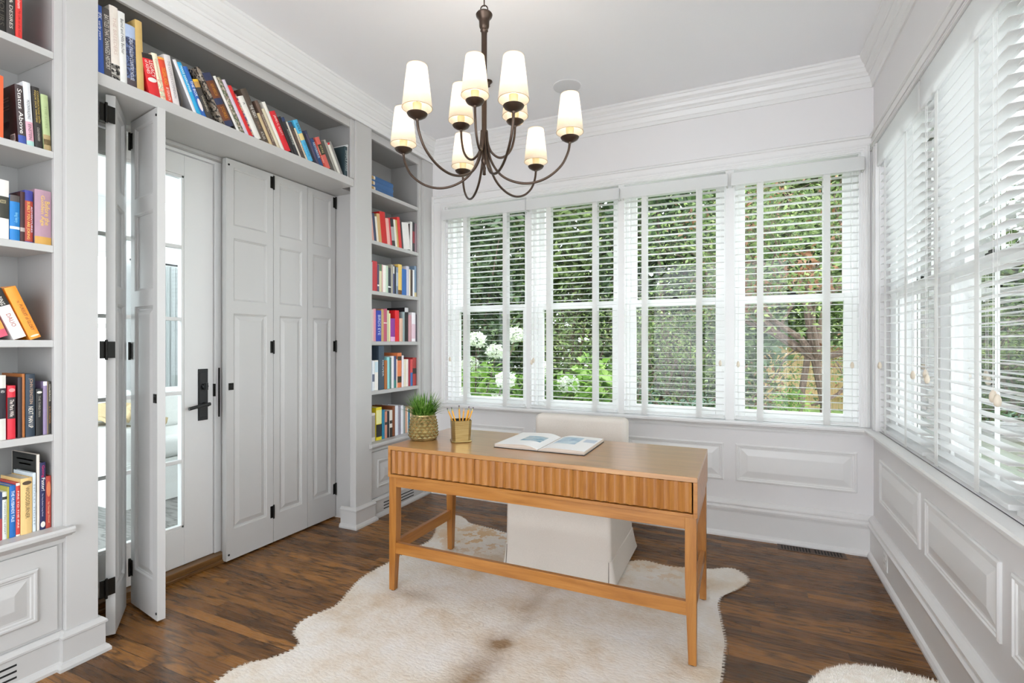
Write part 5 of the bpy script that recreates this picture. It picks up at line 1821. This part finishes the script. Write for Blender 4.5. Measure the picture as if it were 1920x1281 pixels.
# hydrangea by the first two windows: big light leaves and white panicles
w = thing('hydrangea_bush', 'hydrangea bush with white flower heads just outside the back windows', 'bush', (-2.9, 5.4, GZ))
cen = [np.array([rng.uniform(-4.1, -1.45), rng.uniform(5.1, 6.2), rng.uniform(-.3, .90)]) for _ in range(70)]
P = clumps(4200, cen, np.full(70, .34))
V, F = leaf_quads(P, .135, .62, .8)
npmesh('leaves', V, F, LEAF_LIME, parent=w)
heads = []
hd = [(-3.55, 4.9, 1.13), (-3.35, 5.05, .98), (-3.2, 4.85, 1.20), (-3.05, 5.1, 1.05), (-2.85, 4.9, 1.34), (-3.3, 4.75, .80), (-2.62, 4.95, .62), (-2.5, 5.2, 1.40), (-3.0, 4.8, .70),
      (-2.2, 4.85, .40), (-1.95, 4.8, .36), (-2.4, 4.75, .9), (-2.1, 5.1, 1.0), (-3.6, 5.1, 1.3), (-2.75, 5.2, 1.2), (-1.75, 5.0, .85), (-3.45, 4.8, 1.02), (-1.6, 4.7, .47)]
hd = [(a, b + .3, c) for a, b, c in hd]
for hx, hy, hz in hd:
    v = rng.normal(0, 1, (420, 3))
    v /= np.linalg.norm(v, axis=1)[:, None]
    v[:, 2] *= .8
    pp = np.array([hx, hy, hz]) + v * .115 * rng.uniform(.7, 1, 420)[:, None]
    V, F = leaf_quads(pp, .034, .9, 1)
    npmesh('flower_head', V, F, PETAL, parent=w)
trunk_mesh([([Vector((-2.9 + (hx + 2.9) * .4, 5.3, GZ)), Vector((-2.9 + (hx + 2.9) * .7, 5.2, hz * .35)), Vector((hx, hy, hz - .08))], [.014, .010, .005]) for hx, hy, hz in hd], w, 'stems')


# the branching tree outside the last window
def grow(p, d, L, r, depth, paths, tips):
    pts = [p.copy()]
    rs = [r]
    seg = 4
    for k in range(seg):
        d = (d + Vector((rnd.gauss(0, .16), rnd.gauss(0, .16), rnd.gauss(.02, .12)))).normalized()
        p = p + d * (L / seg)
        pts.append(p.copy())
        rs.append(r * (1 - .42 * (k + 1) / seg))
        if depth <= 3:
            tips.append(tuple(p))
    paths.append((pts, rs))
    if depth == 0:
        return
    for k in range(rnd.choice((2, 3, 3))):
        a = rnd.uniform(0, 2 * PI)
        side = Vector((math.cos(a), math.sin(a), rnd.uniform(-.35, .55)))
        nd = (d * .75 + side * .75).normalized()
        st = pts[rnd.choice((2, 3, 4))]
        grow(st, nd, L * rnd.uniform(.62, .85), rs[-1] * rnd.uniform(.6, .85), depth - 1, paths, tips)


w = thing('garden_tree', 'spreading tree with twin trunks and withered brown leaves outside the corner window', 'tree', (.72, 6.7, GZ))
paths, tips = [], []
base1, base2 = Vector((.78, 6.7, GZ)), Vector((.60, 6.8, GZ))
fork1 = Vector((.74, 6.65, 1.12))
paths.append(([base1, Vector((.83, 6.7, .1)), Vector((.84, 6.68, .6)), fork1], [.07, .058, .054, .05]))
paths.append(([base2, Vector((.60, 6.78, .2)), Vector((.61, 6.72, .75)), fork1 + Vector((-.08, 0, .02))], [.052, .042, .038, .036]))
for d, L, r in (((-.9, -.1, .75), 1.0, .05), ((-.35, .1, 1), 1.1, .05), ((.5, .2, .9), 1.1, .05), ((.9, -.3, .45), .9, .04), ((-1, .2, .35), 1.1, .035), ((-.1, -.6, .9), .9, .035), ((-.7, -.5, 1.1), 1.2, .04)):
    grow(fork1.copy(), Vector(d).normalized(), L, r, 4, paths, tips)
for z_, d in ((.45, (-1, -.2, .1)), (.2, (-.9, .3, .25)), (.6, (.9, 0, .2))):
    grow(Vector((.70, 6.7, z_)), Vector(d).normalized(), .6, .022, 2, paths, tips)
trunk_mesh(paths, w)
tips = np.array(tips)
tips = tips[tips[:, 2] > .55]
k = rng.integers(0, len(tips), 7500)
P = tips[k] + rng.normal(0, .16, (len(k), 3))
V, F = leaf_quads(P, .062, .5, .3, .2)
npmesh('leaves', V, F, LEAF_MID, parent=w)
k = rng.integers(0, len(tips), 1500)
kc = tips[rng.integers(0, len(tips), 40)]
P = kc[rng.integers(0, 40, 1500)] + rng.normal(0, .10, (1500, 3))
V, F = leaf_quads(P, .06, .5, .3, .6)
npmesh('withered_leaves', V, F, LEAF_BROWN, parent=w)

# small-leaved shrub tree in front of the third window
w = thing('small_tree', 'twiggy fine leaved tree filling the third back window from the bookcase', 'tree', (-.75, 7.0, GZ))
paths, tips = [], []
for d, L, r in (((-.3, 0, 1), 1.3, .04), ((.4, .1, 1), 1.3, .04), ((-.8, .1, .8), 1.2, .03), ((.9, 0, .6), 1.1, .03), ((.1, -.5, 1), 1.2, .03), ((-.5, -.4, .9), 1.2, .03)):
    grow(Vector((-.75, 7.0, GZ)), Vector(d).normalized(), L, r, 4, paths, tips)
trunk_mesh(paths, w)
tips = np.array(tips)
k = rng.integers(0, len(tips), 7000)
P = tips[k] + rng.normal(0, .14, (len(k), 3))
V, F = leaf_quads(P, .055, .5, .3, .2)
npmesh('leaves', V, F, LEAF_MID, parent=w)

# rose of the far hedge line: dense background trees, each its own crown
bush('evergreen_tree', 'dark dense evergreen behind the hydrangea, seen in the first back window', 'tree', (-5.6, 9.6, GZ), (1.5, .9, 5.2), 15300, .19, LEAF_DARK, 'trees behind the garden', 90, .7, .4)
bush('evergreen_tree', 'tall dark leafy tree rising behind the second back window', 'tree', (-3.6, 10.6, GZ), (1.5, .9, 6.0), 15300, .19, LEAF_MID, 'trees behind the garden', 90, .7)
bush('evergreen_tree', 'dense green tree behind the fine leaved twiggy tree', 'tree', (-1.2, 10.2, GZ), (1.3, .9, 6.2), 15300, .18, LEAF_DARK, 'trees behind the garden', 90, .7)
bush('evergreen_tree', 'broad leafy tree just before the wooden fence', 'tree', (.5, 12.6, GZ + 2.0), (1.5, .9, 5.0), 15300, .19, LEAF_MID, 'trees behind the garden', 90, .7)
bush('evergreen_tree', 'light green tree above the wooden fence near the corner', 'tree', (2.6, 13.2, GZ + 2.0), (1.8, .9, 4.6), 13600, .20, LEAF_MID, 'trees behind the garden', 90, .7)
bush('evergreen_tree', 'leafy tree seen through the lower slats of the side windows', 'tree', (5.4, 13.5, GZ), (1.7, .9, 3.6), 11900, .20, LEAF_DARK, 'trees behind the garden', 90, .7)
bush('evergreen_tree', 'far leafy tree at the end of the garden in the side windows', 'tree', (8.6, 14.5, GZ), (1.9, .9, 3.8), 11900, .21, LEAF_MID, 'trees behind the garden', 90, .7)
bush('evergreen_tree', 'dark leafy tree at the garden end past the first window', 'tree', (-8.4, 10.2, GZ), (1.7, .9, 5.2), 11900, .20, LEAF_DARK, 'trees behind the garden', 75, .7)
bush('juniper_shrub', 'low bluish green shrub beneath the twiggy tree', 'shrub', (-.55, 5.6, GZ), (1.0, .5, 1.25), 5200, .06, LEAF_BLUE, None, 40, .24, .25)
bush('boxwood_shrub', 'bright leafy shrub low in the third back window', 'shrub', (-1.25, 4.95, GZ), (.45, .35, 1.15), 1500, .085, LEAF_LIME, None, 20, .2)
bush('fir_shrub', 'young soft needled shrub at the foot of the twin trunks', 'shrub', (.22, 5.9, GZ), (.42, .35, 1.35), 3500, .07, LEAF_LIME, None, 30, .2, .2)
w = thing('pink_flower', 'single pink blossom low in the third back window', 'flower', (-.93, 4.9, .62))
pp = np.array([-.93, 4.9, .64]) + rng.normal(0, .022, (60, 3))
V, F = leaf_quads(pp, .035, .8, 1)
npmesh('petals', V, F, leaf_mat('pink_petals', '#b36ab0', '#d394cf', '#eec6ea', 20, .3), parent=w)
MB().tube([(-.93, 4.9, .62), (-.95, 4.93, .2), (-.9, 4.95, GZ)], [.004, .006, .008], 6).build('stem', LEAF_LIME, w)

P = np.stack([rng.uniform(-20, 6, 15000), rng.uniform(19, 22, 15000), rng.uniform(GZ, 8.5, 15000)], 1)
V, F = leaf_quads(P, .5, .7)
tag(npmesh('distant_treeline', V, F, LEAF_DARK), 'dark band of distant trees closing the view beyond the garden', 'treeline', kind='stuff')

# fence
CEDAR = NT('cedar_fence_boards')
f = CEDAR.noise(CEDAR.coords(scale=(8, 8, .6)), 4, 4, .6)
CEDAR.set(Base_Color=CEDAR.ramp(f, [(.3, '#c39a6c'), (.7, '#e6c79c')]), Roughness=.75)
CEDAR = CEDAR.m
w = thing('wooden_fence', 'pale cedar board fence beyond the lawn behind the twin trunked tree', 'fence', (2.5, 16.5, GZ))
m = MB()
x = .4
while x < 12:
    m.box((x, 16.5, GZ + .02), (x + .135, 16.52, 1.20))
    x += .142
m.build('fence_boards', CEDAR, w)
m = MB().box((.4, 16.46, .9), (12, 16.5, .99)).box((.4, 16.46, -.2), (12, 16.5, -.11)).box((.4, 16.44, 1.20), (12, 16.56, 1.235))
m.build('rails', CEDAR, w)
x = .5
while x < 12:
    MB().box((x, 16.42, GZ), (x + .1, 16.5, 1.3)).build('post', CEDAR, w)
    x += 2.4

# ============================================================ THE ROOM BEHIND THE GLAZED DOOR
FX = -6.9
struct(MB().box((FX - .15, -.9, -.08), (-2.95, 4.5, -.012)).build('floor_2', FLOOR2))
MFW = lambda a, z, c: (FX + c, a, z)
FW = [(1.55, 2.55), (2.62, 3.62), (.4, 1.4)]
struct(wall_boxes(MB(), MFW, -.9, 4.5, -.06, CEIL, -.15, 0, sorted((a, b, .62, 2.4) for a, b in FW)).build('wall_far_side', WALL))
MSB = lambda a, z, c: (a, 4.5 - c, z)
struct(wall_boxes(MB(), MSB, FX, -2.95, -.06, CEIL, -.15, 0, []).build('wall_far_back', WALL))
for i, (a, b) in enumerate(FW):
    w = bpy.data.objects.new('window_%d' % (i + 13), None)
    COL.objects.link(w)
    w['kind'] = 'structure'
    w.location = MFW((a + b) / 2, .62, -.1)
    ROOT[w.name] = tuple(w.location)
    m = MB()
    m.box(MFW(a, .62, -.12), MFW(a + .05, 2.4, -.07)).box(MFW(b - .05, .62, -.12), MFW(b, 2.4, -.07)).box(MFW(a, .62, -.12), MFW(b, .68, -.07)).box(MFW(a, 2.34, -.12), MFW(b, 2.4, -.07)).box(MFW(a, 1.48, -.12), MFW(b, 1.54, -.07))
    m.build('window_frame', SASH, w)
    m.box(MFW(a - .08, .55, 0), MFW(b + .08, .60, .05))
# sheer curtains by the sofa
SHEER = NT('sheer_curtain_cloth')
tl_ = SHEER.n('ShaderNodeBsdfTranslucent')
tl_.inputs[0].default_value = (.93, .95, .95, 1)
mx = SHEER.n('ShaderNodeMixShader')
mx.inputs[0].default_value = .5
SHEER.set(Base_Color='#eef0f0', Roughness=.9)
SHEER.l(SHEER.b.outputs[0], mx.inputs[1])
SHEER.l(tl_.outputs[0], mx.inputs[2])
SHEER.l(mx.outputs[0], SHEER.out.inputs[0])
SHEER = SHEER.m
for a, b, lab in ((3.66, 4.0, 'white gathered curtain seen through the glazed door'), (4.05, 4.4, 'white gathered curtain beyond the sofa near the far corner')):
    w = thing('curtain', lab, 'curtain', (FX + .12, (a + b) / 2, .02), 'curtains of the next room')
    n = 90
    ring = [(FX + .12 + .028 * math.sin(i * 1.15) + .01 * math.sin(i * .37), a + (b - a) * i / n) for i in range(n + 1)]
    v = [(x, y, .01) for x, y in ring] + [(x, y, 2.3) for x, y in ring]
    v += [(x + .004, y, .01) for x, y in ring] + [(x + .004, y, 2.3) for x, y in ring]
    m = MB().add(v, [(i, i + 1, i + n + 2, i + n + 1) for i in range(n)] + [(i + 2 * n + 2, i + 3 * n + 3, i + 3 * n + 4, i + 2 * n + 3) for i in range(n)])
    m.build('drape', SHEER, w, smooth=True)
    MB().rod((FX + .12, a - .02, 2.32), (FX + .12, b + .02, 2.32), .012, 10).build('curtain_rod', BLACKP, w)

# slipcovered sofa
SLIP = fabric('white_slipcover', '#d6d8d6', '#e9eae8', 300)
w = thing('sofa', 'white slipcovered sofa seen through the panes of the glazed door', 'sofa', (-4.95, 3.3, 0))
sx0, sx1, sy0, sy1 = -5.35, -4.42, 2.32, 4.3
m = MB()
rings = []
for z, o in ((.0, .02), (.12, .012), (.30, 0), (.34, 0)):
    rings.append([(x, y, z - .01) for x, y in rrect(sx0 - o, sy0 - o, sx1 + o, sy1 + o, .05, 5)])
m.loops(rings).build('skirt', SLIP, w, smooth=True)
soft_slab(sx0, sy0, .30, sx1 - .02, sy0 + .22, .62, .06, SLIP, 'armrest', w)
soft_slab(sx0, sy1 - .22, .30, sx1 - .02, sy1, .62, .06, SLIP, 'armrest', w)
soft_slab(sx0, sy0 + .18, .30, sx0 + .24, sy1 - .18, .82, .07, SLIP, 'backrest', w)
for a, b in ((sy0 + .23, (sy0 + sy1) / 2), ((sy0 + sy1) / 2, sy1 - .23)):
    soft_slab(sx0 + .22, a, .33, sx1 + .02, b - .005, .52, .06, SLIP, 'seat_cushion', w)
    soft_slab(sx0 + .20, a + .01, .50, sx0 + .42, b - .015, .88, .08, SLIP, 'back_cushion', w)
tag(w, None)
TAN = fabric('camel_throw', '#b39c74', '#d0bd98', 300)
w = thing('throw_blanket', 'crumpled camel throw lying on the white sofa arm', 'blanket', (-4.75, 2.50, .62))
n = 26
v, fcs = [], []
for i in range(n + 1):
    for j in range(n + 1):
        u_, w_ = i / n, j / n
        x = -5.15 + .66 * u_ + .03 * math.sin(9 * w_)
        y = 2.30 + .42 * w_ + .02 * math.sin(11 * u_)
        z = .665 + .10 * math.sin(PI * u_) * math.sin(PI * w_) + .035 * math.sin(13 * u_ + 6 * w_) + .03 * math.sin(17 * w_ - 5 * u_) + .02 * math.sin(29 * w_ + 3)
        v.append((x, y, z))
for i in range(n):
    for j in range(n):
        k = i * (n + 1) + j
        fcs.append((k, k + 1, k + n + 2, k + n + 1))
o = MB().add(v, fcs).build('blanket_cloth', TAN, w, smooth=True)
so = o.modifiers.new('thick', 'SOLIDIFY')
so.thickness = .02
w = thing('throw_pillow', 'white pillow leaning in the sofa corner behind the camel throw', 'pillow', (-5.0, 2.72, .53))
soft_slab(-5.10, 2.60, .53, -4.92, 3.0, .88, .085, SLIP, 'pillow_cover', w)
